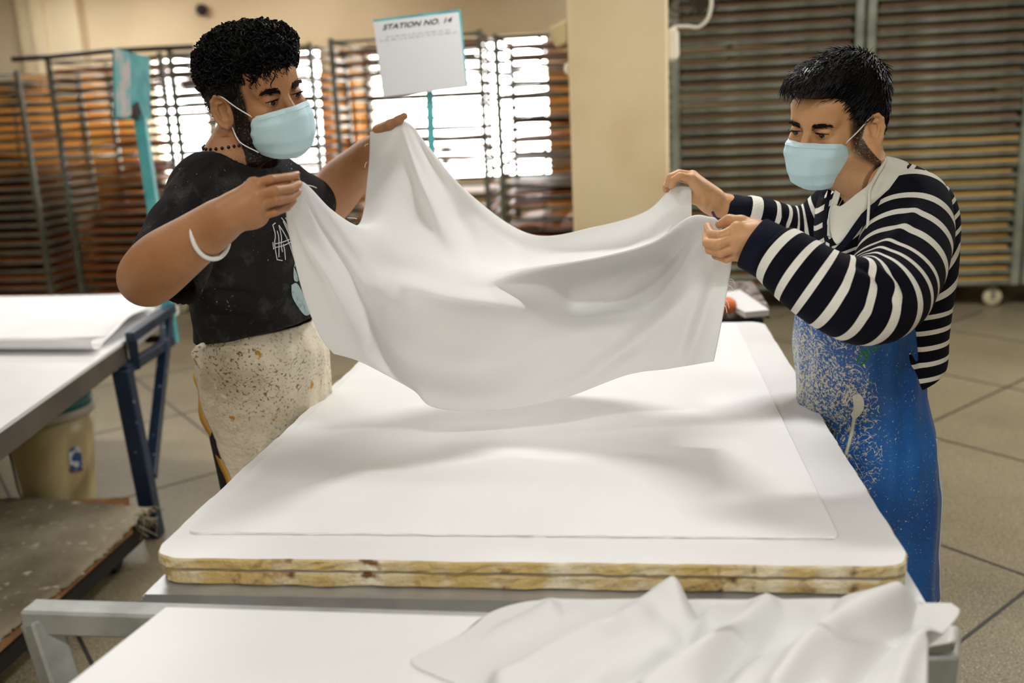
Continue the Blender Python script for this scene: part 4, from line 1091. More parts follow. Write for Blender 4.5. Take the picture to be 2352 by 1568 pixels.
def face_mask(H, parent, xs=1.0, seed=0):
    """pleated surgical mask with ear loops"""
    nt_, ns = 44, 56
    T = np.array([  # t: x front, z front, x side, y side, z side
        [0.00, .1010, -.017, .054, .0625, -.022], [.12, .1110, -.022, .050, .0645, -.028], [.30, .1180, -.038, .043, .0665, -.042],
        [.50, .1190, -.058, .036, .0670, -.058], [.70, .1160, -.080, .031, .0650, -.074], [.88, .1040, -.103, .031, .0585, -.090], [1.0, .0840, -.116, .034, .0530, -.100]])
    V = np.zeros((nt_, ns, 3))
    for i in range(nt_):
        t = i / (nt_ - 1); r = [np.interp(t, T[:, 0], T[:, k]) for k in range(1, 6)]
        for j in range(ns):
            s = -1 + 2 * j / (ns - 1); q = s * math.pi / 2; c = abs(math.cos(q)) ** .72
            nose = .006 * math.exp(-(s / .16) ** 2) * max(0, 1 - t * 3.0)
            pleat = .0016 * math.sin(t * 22) * (abs(s) ** .7) + .0012 * math.sin(t * 9 + s * 5 + seed) + .0014 * math.sin(s * 14 + t * 6 + seed) * (abs(s) > .2)
            x = r[2] + (r[0] * xs - r[2]) * c + nose + pleat; y = r[3] * np.sign(s) * (abs(math.sin(q)) ** 1.0)
            z = r[4] + (r[1] - r[4]) * c - .003 * (1 - abs(s)) * t
            V[i, j] = (x, y, z)
    Vw = H.w(V.reshape(-1, 3)); F = grid_faces(nt_, ns)
    mk_ = thing('face_mask', '', '', (0, 0, 0)); 
    bpy.data.objects.remove(mk_)
    o = put('face_mask', Vw, F, MAT['mask_blue'], parent, True); solid(o, .0012, 0)
    e = MB()
    for i0 in (0, 3, 6): e.tube(H.w(V[i0] + [.0012, 0, 0]), .0011 if i0 == 0 else .0006, 5)
    e.out('mask_edge', MAT['mask_edge'], o, True)
    for s, j in ((-1, 0), (1, ns - 1)):
        a = V[1, j]; b_ = V[-3, j]
        lp = MB(); 
        pts = [a, a * .45 + np.array([.0, s * .0825, .018]) * .55, (.001, s * .083, .022), (-.014, s * .079, .020), (-.024, s * .071, .004), (-.022, s * .070, -.022), (-.006, s * .076, -.040), b_ * .4 + np.array([0, s * .077, -.05]) * .6 + [0, s * .012, 0], b_ + [0, s * .002, 0]]
        lp.tube(H.w(catmull(pts, 50)), .0014, 6); lp.out('ear_loop', MAT['elastic_white'], o, True)
    return o

def hair_cap(H, shapes, cuts, vox=.003):
    f = SDF((-.17, -.14, -.12), (.17, .14, .2), vox)
    for (c, r) in shapes: f.ell(c, r, k=.02)
    for (c, r) in cuts: f.ell(c, r, k=.008, sub=True)
    return f.mesh(1)

def limb(f, pts, rs, k=.02, n=None):
    P = catmull(pts, n or len(pts) * 5); Rr = catmull(np.array(rs)[:, None], n or len(pts) * 5)[:, 0]
    return f.chain(P, Rr, k)
def finger(f, pts, r0, r1, k=.003):
    pts = [np.array(p) for p in pts]; rs = np.linspace(r0, r1, len(pts)); f.chain(pts, rs, k)
    return f
def nail(parent, tip, prev, out, w=.0055):
    d = tip - prev; d /= np.linalg.norm(d); out = out - d * (out @ d); out /= np.linalg.norm(out); s = np.cross(d, out)
    V = []
    for i in range(5):
        for j in range(5):
            u = (i / 4 - .5) * 2; v_ = (j / 4 - .5) * 2
            V.append(tip + out * (.0068 - .0028 * v_ * v_) + s * v_ * w * (1 - .15 * u * u) + d * u * .0058)
    o = put('fingernail', V, grid_faces(5, 5), MAT['nail'], parent, True); solid(o, .0008, 0)
def bbox(pts, m): P = np.array(pts); return P.min(0) - m, P.max(0) + m

# ------------------------------------------------------------------ person in black
pa_ = thing('person', 'person in a black tee and stained cream apron holding the left end of the sheet', 'person', (*W(590, 900, 2.08)[:2], 0))
HA = Head((519, 253), 1.98, math.radians(-40), math.radians(2), math.radians(13), -1)
neckA = W(525, 380, 2.05)
HV, HQ = face_field(HA, neckA, .060)
# beard weights in the head frame
def beard_w(V, full):
    x, y, z = V[:, 0], V[:, 1], V[:, 2]
    jaw = np.clip((-.022 - z + np.clip(x, -.05, .06) * .12) / .012, 0, 1) * np.clip((x + .012) / .01, 0, 1)
    low = np.clip(1 - (-.125 - z) / .02, 0, 1); side = np.clip((x + .012) / .008, 0, 1) * np.clip((.046 - x) / .008, 0, 1) * np.clip((.05 - z) / .01, 0, 1) * (np.abs(y) > .05)
    cheek = np.clip((.075 - x) / .02, 0, 1) * np.clip((-.03 - z) / .02, 0, 1) + (z < -.05) * 1.0
    ear = (np.abs(y) > .074) & (x < .012)
    w = np.maximum(jaw * np.clip(cheek, 0, 1) * low, side) * (~ear); return w * full
bwA = beard_w(HV, 1.0)
HVw = HA.w(HV)
# arms: near (right) arm
shR = W(475, 450, 1.97); elR = W(336, 641, 1.75); wrR = W(528, 492, 1.60)
hnd = [W(*p) for p in ((560, 470, 1.60), (590, 440, 1.60), (595, 470, 1.61))]
pts = [shR, elR, wrR, W(690, 405, 1.66), W(600, 530, 1.6)]
f = SDF(*bbox(pts, .075), .0026)
limb(f, [shR, W(405, 555, 1.85), elR], [.044, .042, .045], .02)
limb(f, [elR, W(375, 602, 1.70), W(450, 548, 1.65), wrR], [.044, .046, .036, .0265], .02)
f.cap(wrR, W(556, 474, 1.60), .0265, .026, k=.015)
# palm: fan of capsules to the knuckles
kn_ = [W(583, 424, 1.605), W(590, 448, 1.595), W(594, 472, 1.598), W(596, 496, 1.61)]
for kk, r_ in zip(kn_, (.0135, .0135, .0130, .0120)): f.cap(W(545, 480, 1.605), kk, .022, r_, k=.014)
f.ell(W(575, 480, 1.615), (.030, .022, .034), k=.015)
fing = [[kn_[0], W(622, 413, 1.60), W(655, 408, 1.625), W(679, 403, 1.648)],
        [kn_[1], W(632, 438, 1.588), W(664, 433, 1.62), W(683, 424, 1.650)],
        [kn_[2], W(636, 460, 1.592), W(664, 455, 1.625), W(682, 442, 1.655)],
        [kn_[3], W(632, 486, 1.606), W(658, 476, 1.635), W(674, 460, 1.660)]]
for fg, r0, r1 in zip(fing, (.0094, .0096, .0092, .0084), (.0070, .0074, .0072, .0064)): finger(f, fg, r0, r1, .0014)
f.chain([W(560, 452, 1.625), W(600, 430, 1.655), W(640, 420, 1.668), W(679, 412, 1.668)], [.017, .0125, .0105, .0082], .006)
AV1, AQ1 = f.mesh(1)
# far (left) arm
shL = W(655, 455, 2.26); elL = W(745, 470, 2.34); wrL = W(860, 345, 2.26)
f = SDF(*bbox([shL, elL, wrL, W(930, 262, 2.2)], .08), .003)
limb(f, [shL, W(700, 470, 2.28), elL], [.058, .05, .044], .02)
limb(f, [elL, W(790, 415, 2.34), W(835, 370, 2.30), wrL], [.050, .046, .034, .026], .02)
f.cap(wrL, W(890, 312, 2.245), .026, .028, k=.014)
kl = [W(895, 292, 2.245), W(905, 300, 2.245), W(912, 310, 2.25), W(915, 322, 2.255)]
for kk in kl: f.cap(W(875, 325, 2.25), kk, .02, .012, k=.012)
for kk, tp, mid in zip(kl, (W(927, 285, 2.225), W(932, 292, 2.225), W(934, 303, 2.23), W(934, 315, 2.235)), (W(915, 285, 2.24), W(924, 292, 2.24), W(930, 303, 2.245), W(930, 315, 2.25))):
    finger(f, [kk, mid, tp], .0095, .0075)
f.chain([W(870, 300, 2.225), W(895, 287, 2.20), W(915, 276, 2.19), W(929, 266, 2.185)], [.015, .0115, .0095, .0078], .006)
AV2, AQ2 = f.mesh(1)
# trunk, legs, inside the clothes
hipA = W(577, 830, 2.26); chA = W(560, 560, 2.1)
f = SDF((hipA[0] - .35, hipA[1] - .4, 0.0), (hipA[0] + .4, hipA[1] + .4, 1.5), .009)
f.cap(neckA, chA, .055, .10, k=.05); f.cap(shR * .8 + shL * .2, shL * .8 + shR * .2, .055, k=.04); f.cap(chA, hipA, .085, .08, k=.05)
yawA = math.radians(-30); sideA = np.array([-math.sin(yawA), math.cos(yawA), 0]) * .045; fwdA = np.array([math.cos(yawA), math.sin(yawA), 0])
feetA = []
for s in (-1, 1):
    hp = hipA + sideA * s - [0, 0, .05]; kn2 = np.array([hp[0] + fwdA[0] * .02, hp[1] + fwdA[1] * .02, .48]); an = np.array([kn2[0] - fwdA[0] * .03, kn2[1] - fwdA[1] * .03, .08])
    limb(f, [hp, (hp + kn2) / 2, kn2], [.066, .062, .052], .03); limb(f, [kn2, kn2 * .6 + an * .4, an], [.05, .047, .034], .02); f.cap(an, an + fwdA * .14 - [0, 0, .045], .035, .028, k=.02); feetA.append((hp, kn2, an))
TV, TQ = f.mesh(1)
BV, BQ = join_parts([(HVw, HQ), (AV1, AQ1), (AV2, AQ2), (TV, TQ)])
body = put('body', BV, BQ, skin_a, pa_, True)
attr(body, 'beard', np.concatenate([bwA, np.zeros(len(BV) - len(HV))])); attr(body, 'lips', np.zeros(len(BV)))
nrmcam = -np.array([0, 1.0, 0])
nail(body, fing[1][-1], fing[1][-2], W(690, 425, 1.6) - W(678, 440, 1.66)); nail(body, fing[0][-1], fing[0][-2], np.array([.1, -.4, 1.0])); nail(body, fing[2][-1], fing[2][-2], np.array([.5, -1, .5]))
eye_parts(HA, body, (1, -.05, -.45)); brow_lash(HA, body, MAT['hair_black'], 1.5, -.006)
face_mask(HA, pa_, 1.0, 0)
# hair: curly on top, short at the sides
capV, capQ = hair_cap(HA, [((-.022, 0, .062), (.106, .088, .082)), ((-.045, 0, .012), (.072, .079, .075)), ((.05, 0, .098), (.055, .066, .038)), ((.004, 0, .03), (.03, .0765, .05))],
    [((.125, 0, -.005), (.088, .16, .082)), ((.06, 0, -.06), (.085, .2, .072)), ((-.008, 0, -.012), (.024, .2, .036)), ((-.01, 0, -.10), (.2, .2, .072)), ((.06, .06, .03), (.032, .03, .028)), ((.06, -.06, .03), (.032, .03, .028))])
capN = vnormals(capV, capQ); capV2 = capV + capN * (.0035 * vnoise(capV, 120, 3) + .006 * vnoise(capV, 34, 8) * np.clip(capV[:, 2] / .05, 0, 1))[:, None]
hairA = put('hair', HA.w(capV2), capQ, MAT['hair_black'], pa_, True)
cm_ = MB(); r = np.random.default_rng(11); idx = r.integers(0, len(capV), 2300)
for i in idx:
    p, n = capV[i], capN[i]
    topness = np.clip((p[2] - .03) / .04, 0, 1); fr0_ = np.clip((p[0] + .02) / .06, 0, 1)
    if n[2] < -.3 and p[2] < .05 and p[0] > .02: continue
    if topness < .25: 
        if r.random() < .5: continue
        rad = .0022; turns = .5; Lc = .006
    else: rad = r.uniform(.005, .0125) * (.65 + .35 * fr0_); turns = r.uniform(.8, 1.5); Lc = r.uniform(.010, .022)
    d = np.cross(n, r.normal(size=3)); d /= np.linalg.norm(d); d = d * .8 + np.array([.35, 0, -.1]) * topness; e_ = np.cross(n, d); e_ /= np.linalg.norm(e_)
    q = np.linspace(0, turns * 2 * math.pi, int(7 * turns) + 4); ph = r.uniform(0, 6)
    t = np.linspace(0, 1, len(q))[:, None]
    pt = p + n * (rad * .4) + (n[None] * np.sin(q + ph)[:, None] + e_[None] * np.cos(q + ph)[:, None]) * rad * (1 - .3 * t) + d[None] * Lc * t + n[None] * .002
    cm_.tube(HA.w(pt), np.linspace(.0019, .0007, len(q)) * (1 if topness > .3 else .6), 4, cap=False)
for (y0, x0, z0, ln) in [(-.030, .098, .075, .030), (-.010, .104, .078, .024), (.012, .104, .076, .026), (-.045, .088, .072, .026), (-.052, .080, .066, .018)]:
    for j in range(16):
        a = np.array([x0 + r.normal() * .004, y0 + r.normal() * .006, z0 + r.normal() * .006]); q = np.linspace(0, 5.0, 12); rad = r.uniform(.004, .008)
        pt = a + np.stack([np.cos(q) * rad, np.sin(q) * rad, -q / 5 * ln], 1); cm_.tube(HA.w(pt), np.linspace(.0016, .0006, 12), 4, cap=False)
cm_.out('curls', MAT['hair_black'], hairA)
# short stubble hair on jaw edge
# tee: torso
def torsoA():
    c = lambda x, y, Y: W(x, y, Y)
    allp = [W(440, 400, 1.8), W(720, 780, 2.3), W(300, 700, 1.7), shR, shL, elR]
    f = SDF(*bbox(allp, .17), .0048)
    ya = math.radians(-30)
    Ry = np.array([[math.cos(ya), -math.sin(ya), 0], [math.sin(ya), math.cos(ya), 0], [0, 0, 1]])
    for (px, py, Y, rx, ry, rz) in [(548, 470, 2.06, .105, .165, .12), (556, 540, 2.06, .112, .158, .12), (566, 620, 2.09, .108, .145, .12), (578, 690, 2.12, .108, .138, .11), (592, 745, 2.15, .118, .146, .09), (600, 800, 2.17, .126, .154, .08)]:
        f.ell(W(px, py, Y), (rx, ry, rz), R=Ry, k=.05)
    f.cap(W(480, 418, 1.99), W(560, 398, 2.06), .046, .046, k=.05); f.cap(W(622, 415, 2.2), W(560, 400, 2.08), .046, .046, k=.05)
    f.cap(W(474, 446, 1.97), W(424, 535, 1.88), .060, .066, k=.045); f.cap(W(424, 535, 1.88), W(392, 600, 1.82), .066, .070, k=.03)      # near sleeve
    f.cap(W(392, 600, 1.82), W(372, 650, 1.80), .070, .073, k=.02)
    f.cap(W(645, 440, 2.2), W(705, 470, 2.28), .072, .068, k=.04)
    # hem
    f.plane_cut(W(590, 772, 2.0), -W(590, 772, 2.0) * 0 + np.array([.16, -.05, -1.0]), .006)
    # cut the sleeve opening square to the arm, hollow it
    ax_ = elR - shR; ax_ /= np.linalg.norm(ax_)
    g = [f.lo[d] + f.vox * np.arange(f.n[d]) for d in range(3)]
    X, Y_, Z = g[0][:, None, None], g[1][None, :, None], g[2][None, None, :]
    pc_ = W(382, 632, 1.80); nn = ax_ * .9 + np.array([-.1, 0, -.12]); nn /= np.linalg.norm(nn)
    d = (X - pc_[0]) * nn[0] + (Y_ - pc_[1]) * nn[1] + (Z - pc_[2]) * nn[2]
    near = np.sqrt((X - pc_[0]) ** 2 + (Y_ - pc_[1]) ** 2 + (Z - pc_[2]) ** 2) < .16
    f.a = np.where(near, np.maximum(f.a, d), f.a).astype(np.float32)
    f.cap(W(425, 545, 1.87), W(345, 690, 1.77), .056, .070, k=.004, sub=True)
    # collar opening
    f.cap(neckA + [0, 0, .0], HA.w((-.03, 0, -.08)), .076, .064, k=.008, sub=True)
    return f.mesh(1)
tv, tq = torsoA()
foldsA = [([(560,470),(520,520),(500,600),(480,680)], -.006, 12, 'b'), ([(455,690),(520,700),(600,720),(690,742)], .007, 12, 'b'), ([(460,730),(540,720),(620,742)], -.006, 10, 'b'),
  ([(450,640),(500,670),(560,680),(640,700)], -.005, 12, 'b'), ([(470,620),(520,590),(600,600)], .004, 14, 'b'),
  ([(430,420),(400,470),(370,520)], -.005, 8, 'b'), ([(460,410),(425,480),(385,545)], .005, 9, 'b'), ([(480,430),(450,500),(415,570)], -.006, 9, 'b'), ([(500,450),(470,520),(440,590)], .006, 9, 'b'),
  ([(520,470),(490,540),(455,610)], -.006, 9, 'b'), ([(345,540),(390,560),(430,600)], .005, 8, 'b'), ([(335,560),(370,580),(410,620)], -.005, 7, 'b'), ([(320,580),(360,600),(400,650)], .004, 7, 'b'),
  ([(500,370),(470,395),(430,415)], -.004, 7, 'b'), ([(520,380),(480,420),(440,440)], .004, 7, 'b'), ([(560,390),(600,430),(620,470)], -.004, 9, 'b'), ([(640,385),(650,420),(655,450)], .004, 7, 'b')]
tv = press_folds(tv, tq, [(L_, a_ * 1.6, w_, *t_) for (L_, a_, w_, *t_) in foldsA], .003, 30, 4)
tee = put('t_shirt', tv, tq, MAT['tee_black'], pa_, True)
teeB = BVHTree.FromPolygons([Vector(v) for v in tv], [tuple(int(i) for i in q) for q in tq])
def hit(bv, x, y, off=.0018):
    d = ray(x, y); d = d / np.linalg.norm(d); loc, nor, i_, dist = bv.ray_cast(Vector(CC), Vector(d))
    if loc is None: return None
    n = np.array(nor); 
    if n @ d > 0: n = -n
    return np.array(loc) + n * off
def stroke(mb, bv, L, r, n=10, flat=True):
    P = [hit(bv, x, y, .0006) for x, y in catmull(L, n)]; P = [p for p in P if p is not None]
    if len(P) > 1: mb.tube(P, r, 5)
# neckband
nb = MB(); cN = HA.w((-.03, 0, -.10)); 
# printed letters on the chest (outlined strokes)
pm = MB()
for L in ([(626,517),(632,540),(630,560),(636,596)], [(640,517),(646,545),(645,560),(648,578)], [(636,596),(648,598)], [(626,517),(632,512)],
          [(640,517),(652,535),(664,560),(674,590)], [(650,508),(662,535),(674,562),(680,585)],
          [(630,560),(648,556),(664,550)], [(632,568),(650,564),(667,556)], [(630,555),(631,570)], [(626,556),(628,572)],
          [(650,560),(653,575),(655,596)], [(655,500),(664,515),(668,530),(662,522)], [(646,500),(655,512),(662,528)], [(660,495),(668,505),(670,520)], [(674,590),(678,600),(676,612)], [(636,530),(640,548),(640,590)]):
    stroke(pm, teeB, L, .0011, 8)
pm.out('chest_print', MAT['print_white'], tee)
def decal(name, poly, bv, mm, parent, n=10, off=.0016):
    c = np.mean(poly, 0); V = []; poly = catmull(list(poly) + [poly[0]], 30)[:-1]; m = len(poly)
    for k in range(1, n + 1):
        for p in poly:
            q = c + (np.array(p) - c) * k / n; h_ = hit(bv, q[0], q[1], off)
            V.append(h_ if h_ is not None else V[-1])
    V.append(hit(bv, c[0], c[1], off))
    F = [(i * m + j, i * m + (j + 1) % m, (i + 1) * m + (j + 1) % m, (i + 1) * m + j) for i in range(n - 1) for j in range(m)] + [(len(V) - 1, (j + 1) % m, j) for j in range(m)]
    return put(name, V, F, mm, parent, True)
decal('pale_patch', [(668,654),(680,650),(694,672),(706,700),(712,718),(700,724),(684,706),(670,680)], teeB, MAT['print_pale_blue'], tee)
decal('small_patch', [(673,612),(678,622),(684,644),(674,642)], teeB, MAT['print_pale_blue'], tee, 4)
# bangle and bead necklace
ax2 = W(450, 548, 1.65) - wrR; ax2 /= np.linalg.norm(ax2); bcn = W(484, 540, 1.628)
u1 = np.cross(ax2, (0, 0, 1)); u1 /= np.linalg.norm(u1); u2 = np.cross(ax2, u1); tl = ax2 * .25
MB().tube([bcn + (u1 * math.cos(q) + u2 * math.sin(q)) * .0385 + ax2 * .012 * math.sin(q) for q in np.linspace(0, 2 * math.pi, 48)], .0042, 8, cap=False).out('bangle', MAT['bangle_white'], pa_, True)
bm = MB(); bodyB = BVHTree.FromPolygons([Vector(v) for v in HVw], [tuple(int(i) for i in q) for q in HQ])
for q in np.linspace(0, 2 * math.pi, 54)[:-1]:
    base = HA.w((-.030, 0, -.088)) + HA.M @ (np.array([math.cos(q), math.sin(q), 0]) * .2) + np.array([0, 0, .012])
    tgt = HA.w((-.030, 0, -.088)) + np.array([0, 0, .012]); d = tgt - base; d /= np.linalg.norm(d)
    loc, nor, i_, dist = bodyB.ray_cast(Vector(base), Vector(d))
    if loc is None: continue
    bm.lathe(np.array(loc) - d * .002, [(.0005, -.0036), (.0026, -.0024), (.0036, 0), (.0026, .0024), (.0005, .0036)], 8)
bm.out('bead_necklace', MAT['bead_black'], pa_, True)
# trousers
f = SDF((hipA[0] - .3, hipA[1] - .35, 0.05), (hipA[0] + .35, hipA[1] + .35, 1.15), .008)
f.cap(hipA + [0, 0, .06], hipA - [0, 0, .03], .088, .09, k=.04)
for (hp, kn2, an) in feetA: limb(f, [hp, (hp + kn2) / 2, kn2], [.078, .072, .064], .03); limb(f, [kn2, kn2 * .5 + an * .5, an + [0, 0, .03]], [.066, .062, .058], .02)
v_, q_ = f.mesh(1); v_ = press_folds(v_, q_, [], .004, 16, 2); put('trousers', v_, q_, MAT['trouser_black'], pa_, True)
def shoes(parent, feet, fwd, m_):
    for (hp, kn2, an) in feet:
        f = SDF(an - .22, an + .25, .006); f.cap(an - [0, 0, .02], an - [0, 0, .035] - fwd * .03, .042, .04, k=.02); f.cap(an - [0, 0, .04] - fwd * .03, an - [0, 0, .045] + fwd * .16, .036, .038, k=.03)
        f.plane_cut((0, 0, .003), (0, 0, -1)); v_, q_ = f.mesh(1); put('shoe', v_, q_, m_, parent, True)
shoes(pa_, feetA, fwdA, MAT['shoe_dark'])
# cream apron wrapped round the front
def foldA(th, t): return .03 * np.sin(th * 9 + t * 2) * t + .012 * np.sin(th * 17 + t * 5) + .015 * np.sin(t * 14 + th * 3) * (1 - t) * .6
c0 = W(600, 775, 2.10)
secs = [(W(596, 745, 2.17), .104, .130, yawA), (W(604, 800, 2.19), .132, .152, yawA), (W(606, 860, 2.24), .142, .158, yawA), (W(614, 930, 2.26), .142, .156, yawA), (W(616, 1010, 2.27), .138, .152, yawA), (W(618, 1110, 2.28), .134, .152, yawA), (W(630, 1230, 2.28), .136, .154, yawA)]
av = loft(secs, 120, math.radians(-158), math.radians(118), 110, foldA, 2.2, a0f=lambda t: math.radians(float(np.interp(t, [0, .12, .38, .61, .76, 1], [-150, -140, -114, -98, -78, -60])))).reshape(-1, 3)
aq = np.array(grid_faces(110, 120))
foA = [([(460,790),(520,812),(620,822),(740,808)], -.008, 9, 'b'), ([(470,795),(540,800),(640,800),(730,792)], .006, 8, 'b'), ([(470,805),(560,840),(650,850),(740,815)], .006, 9, 'b'), ([(475,800),(520,870),(560,950)], .008, 12, 'b'),
       ([(740,790),(690,850),(640,900),(630,960)], .010, 12, 'b'), ([(650,850),(640,900),(620,960)], -.008, 10, 'b'), ([(480,830),(540,920),(600,1010)], -.006, 12, 'b')]
av = press_folds(av, aq, foA, .002, 26, 9)
av = press_folds(av, aq, [([(500,820),(560,900),(600,1000)], .008, 14, 'b'), ([(760,860),(700,900),(660,980)], .010, 14, 'b')], 0, 1, 1)
apr = put('apron', av, [tuple(q) for q in aq], MAT['apron_cream'], pa_, True); solid(apr, .003, 0)
eg = av.reshape(110, 120, 3)[:, 0]; out_ = eg - np.array([c0[0], c0[1], 0]) * [1, 1, 0]
dirb_ = av.reshape(110, 120, 3)[:, 1] - eg; dirb_ /= np.linalg.norm(dirb_, axis=1)[:, None]
nrm_e = np.cross(dirb_, [0, 0, 1]);
E1 = eg - dirb_ * (.022 + .006 * vnoise(eg, 30, 2))[:, None]; E2 = eg + dirb_ * .008
ln = np.stack([E1, E2], 0).reshape(-1, 3) + np.tile(np.array([0, .004, 0]), (220, 1))
o = put('apron_lining_edge', ln, grid_faces(2, 110), MAT['apron_lining'], apr, True); solid(o, .003, 0)
# knotted rag at the hip
kp = W(455, 800, 1.97); kb = MB()
for i in range(5):
    kb.tube(catmull([W(470 - i, 792, 1.96), W(455 - i * 2, 800 + i * 3, 1.95), W(452 + i, 818 + i * 4, 1.955), W(458 + i, 838 + i * 2, 1.96)], 14), [.006] * 4 + [.007] * 6 + [.004] * 4, 7)
kb.out('apron_knot', MAT['apron_cream'], apr, True)

# ------------------------------------------------------------------ person in stripes
pb_ = thing('person', 'person in a striped sweater and blue apron holding the right end of the sheet', 'person', (*W(1990, 900, 2.02)[:2], 0))
HB = Head((1998, 298), 1.98, math.radians(180 + 36), math.radians(8), math.radians(-6), 1)
neckB = W(2000, 430, 1.97)
HV, HQ = face_field(HB, neckB, .056)
bwB = beard_w(HV, .95) * np.clip((.05 - HV[:, 0]) / .02, 0.3, 1)
HVw = HB.w(HV)
# near (left) arm and hand
shN = W(2085, 492, 1.88); elN = W(2028, 692, 1.66); wrN = W(1748, 545, 1.74)
f = SDF(*bbox([shN, elN, wrN, W(1612, 520, 1.8), W(1650, 600, 1.74)], .07), .0026)
limb(f, [shN, (shN + elN) / 2, elN], [.045, .036, .034], .02); limb(f, [elN, elN * .6 + wrN * .4 + np.array([0, 0, -.02]), wrN], [.034, .028, .026], .02)
knB = [W(1693, 524, 1.745), W(1688, 546, 1.735), W(1690, 567, 1.738), W(1698, 585, 1.75)]
for kk in knB: f.cap(W(1735, 548, 1.745), kk, .0255, .0135, k=.014)
fB = [[knB[0], W(1657, 541, 1.742), W(1633, 538, 1.765), W(1625, 520, 1.790)],
      [knB[1], W(1650, 561, 1.730), W(1624, 558, 1.755), W(1622, 538, 1.785)],
      [knB[2], W(1656, 580, 1.735), W(1630, 574, 1.757), W(1625, 556, 1.785)],
      [knB[3], W(1668, 594, 1.748), W(1644, 587, 1.765), W(1636, 571, 1.787)]]
for fg, r0, r1 in zip(fB, (.0102, .0104, .0100, .0090), (.0080, .0080, .0078, .0070)): finger(f, fg, r0, r1, .0014)
f.chain([W(1735, 525, 1.755), W(1702, 510, 1.77), W(1675, 506, 1.785), W(1653, 515, 1.792)], [.018, .0125, .0108, .0085], .006)
BV1, BQ1 = f.mesh(1)
# far (right) arm and hand
shF = W(1935, 485, 2.14); elF = W(1845, 560, 2.20); wrF = W(1648, 472, 2.16)
f = SDF(*bbox([shF, elF, wrF, W(1520, 430, 2.15)], .07), .0028)
limb(f, [shF, (shF + elF) / 2, elF], [.045, .036, .034], .02); limb(f, [elF, elF * .5 + wrF * .5, wrF], [.034, .031, .0265], .02)
kF = [W(1588, 410, 2.115), W(1590, 403, 2.14), W(1590, 406, 2.165), W(1590, 414, 2.185)]
for kk in kF: f.cap(W(1632, 458, 2.155), kk, .024, .0125, k=.014)
f.cap(W(1632, 460, 2.155), W(1600, 452, 2.15), .022, .014, k=.014)
fF = [[kF[0], W(1562, 404, 2.10), W(1548, 413, 2.098), W(1544, 426, 2.105)],
      [kF[1], W(1560, 398, 2.125), W(1540, 406, 2.115), W(1534, 424, 2.118)],
      [kF[2], W(1557, 401, 2.155), W(1537, 412, 2.145), W(1529, 430, 2.14)],
      [kF[3], W(1556, 408, 2.175), W(1538, 420, 2.165), W(1530, 436, 2.16)]]
for fg in fF: finger(f, fg, .0098, .0076, .0014)
f.chain([W(1615, 462, 2.135), W(1595, 456, 2.15), W(1575, 448, 2.16), W(1560, 440, 2.16)], [.015, .0115, .010, .008], .006)
BV2, BQ2 = f.mesh(1)
hipB = W(1980, 830, 2.02); chB = W(2020, 580, 2.03)
yawB = math.radians(180 + 30); fwdB = np.array([math.cos(yawB), math.sin(yawB), 0]); sideB = np.array([-math.sin(yawB), math.cos(yawB), 0]) * .052
f = SDF((hipB[0] - .4, hipB[1] - .4, 0.0), (hipB[0] + .4, hipB[1] + .4, 1.45), .009)
f.cap(neckB, chB, .05, .085, k=.05); f.cap(chB, hipB, .075, .068, k=.05); f.cap(shN * .8 + shF * .2, shF * .8 + shN * .2, .048, k=.04)
feetB = []
for s in (-1, 1):
    hp = hipB + sideB * s - [0, 0, .06]; k2 = np.array([hp[0], hp[1], .46]); an = np.array([hp[0] - fwdB[0] * .02, hp[1] - fwdB[1] * .02, .08])
    limb(f, [hp, (hp + k2) / 2, k2], [.06, .058, .05], .03); limb(f, [k2, k2 * .6 + an * .4, an], [.05, .045, .034], .02); f.cap(an, an + fwdB * .14 - [0, 0, .045], .035, .028, k=.02); feetB.append((hp, k2, an))
TV, TQ = f.mesh(1)
BV, BQ = join_parts([(HVw, HQ), (BV1, BQ1), (BV2, BQ2), (TV, TQ)])
bodyb = put('body', BV, BQ, skin_b, pb_, True)
attr(bodyb, 'beard', np.concatenate([bwB, np.zeros(len(BV) - len(HV))])); attr(bodyb, 'lips', np.zeros(len(BV)))
eye_parts(HB, bodyb, (1, .05, -.30)); brow_lash(HB, bodyb, MAT['hair_blueblack'], 1.2, -.009)
for fg in fF[:2]: nail(bodyb, fg[-1], fg[-2], np.array([-.6, -.5, .3]))
face_mask(HB, pb_, .985, 2)
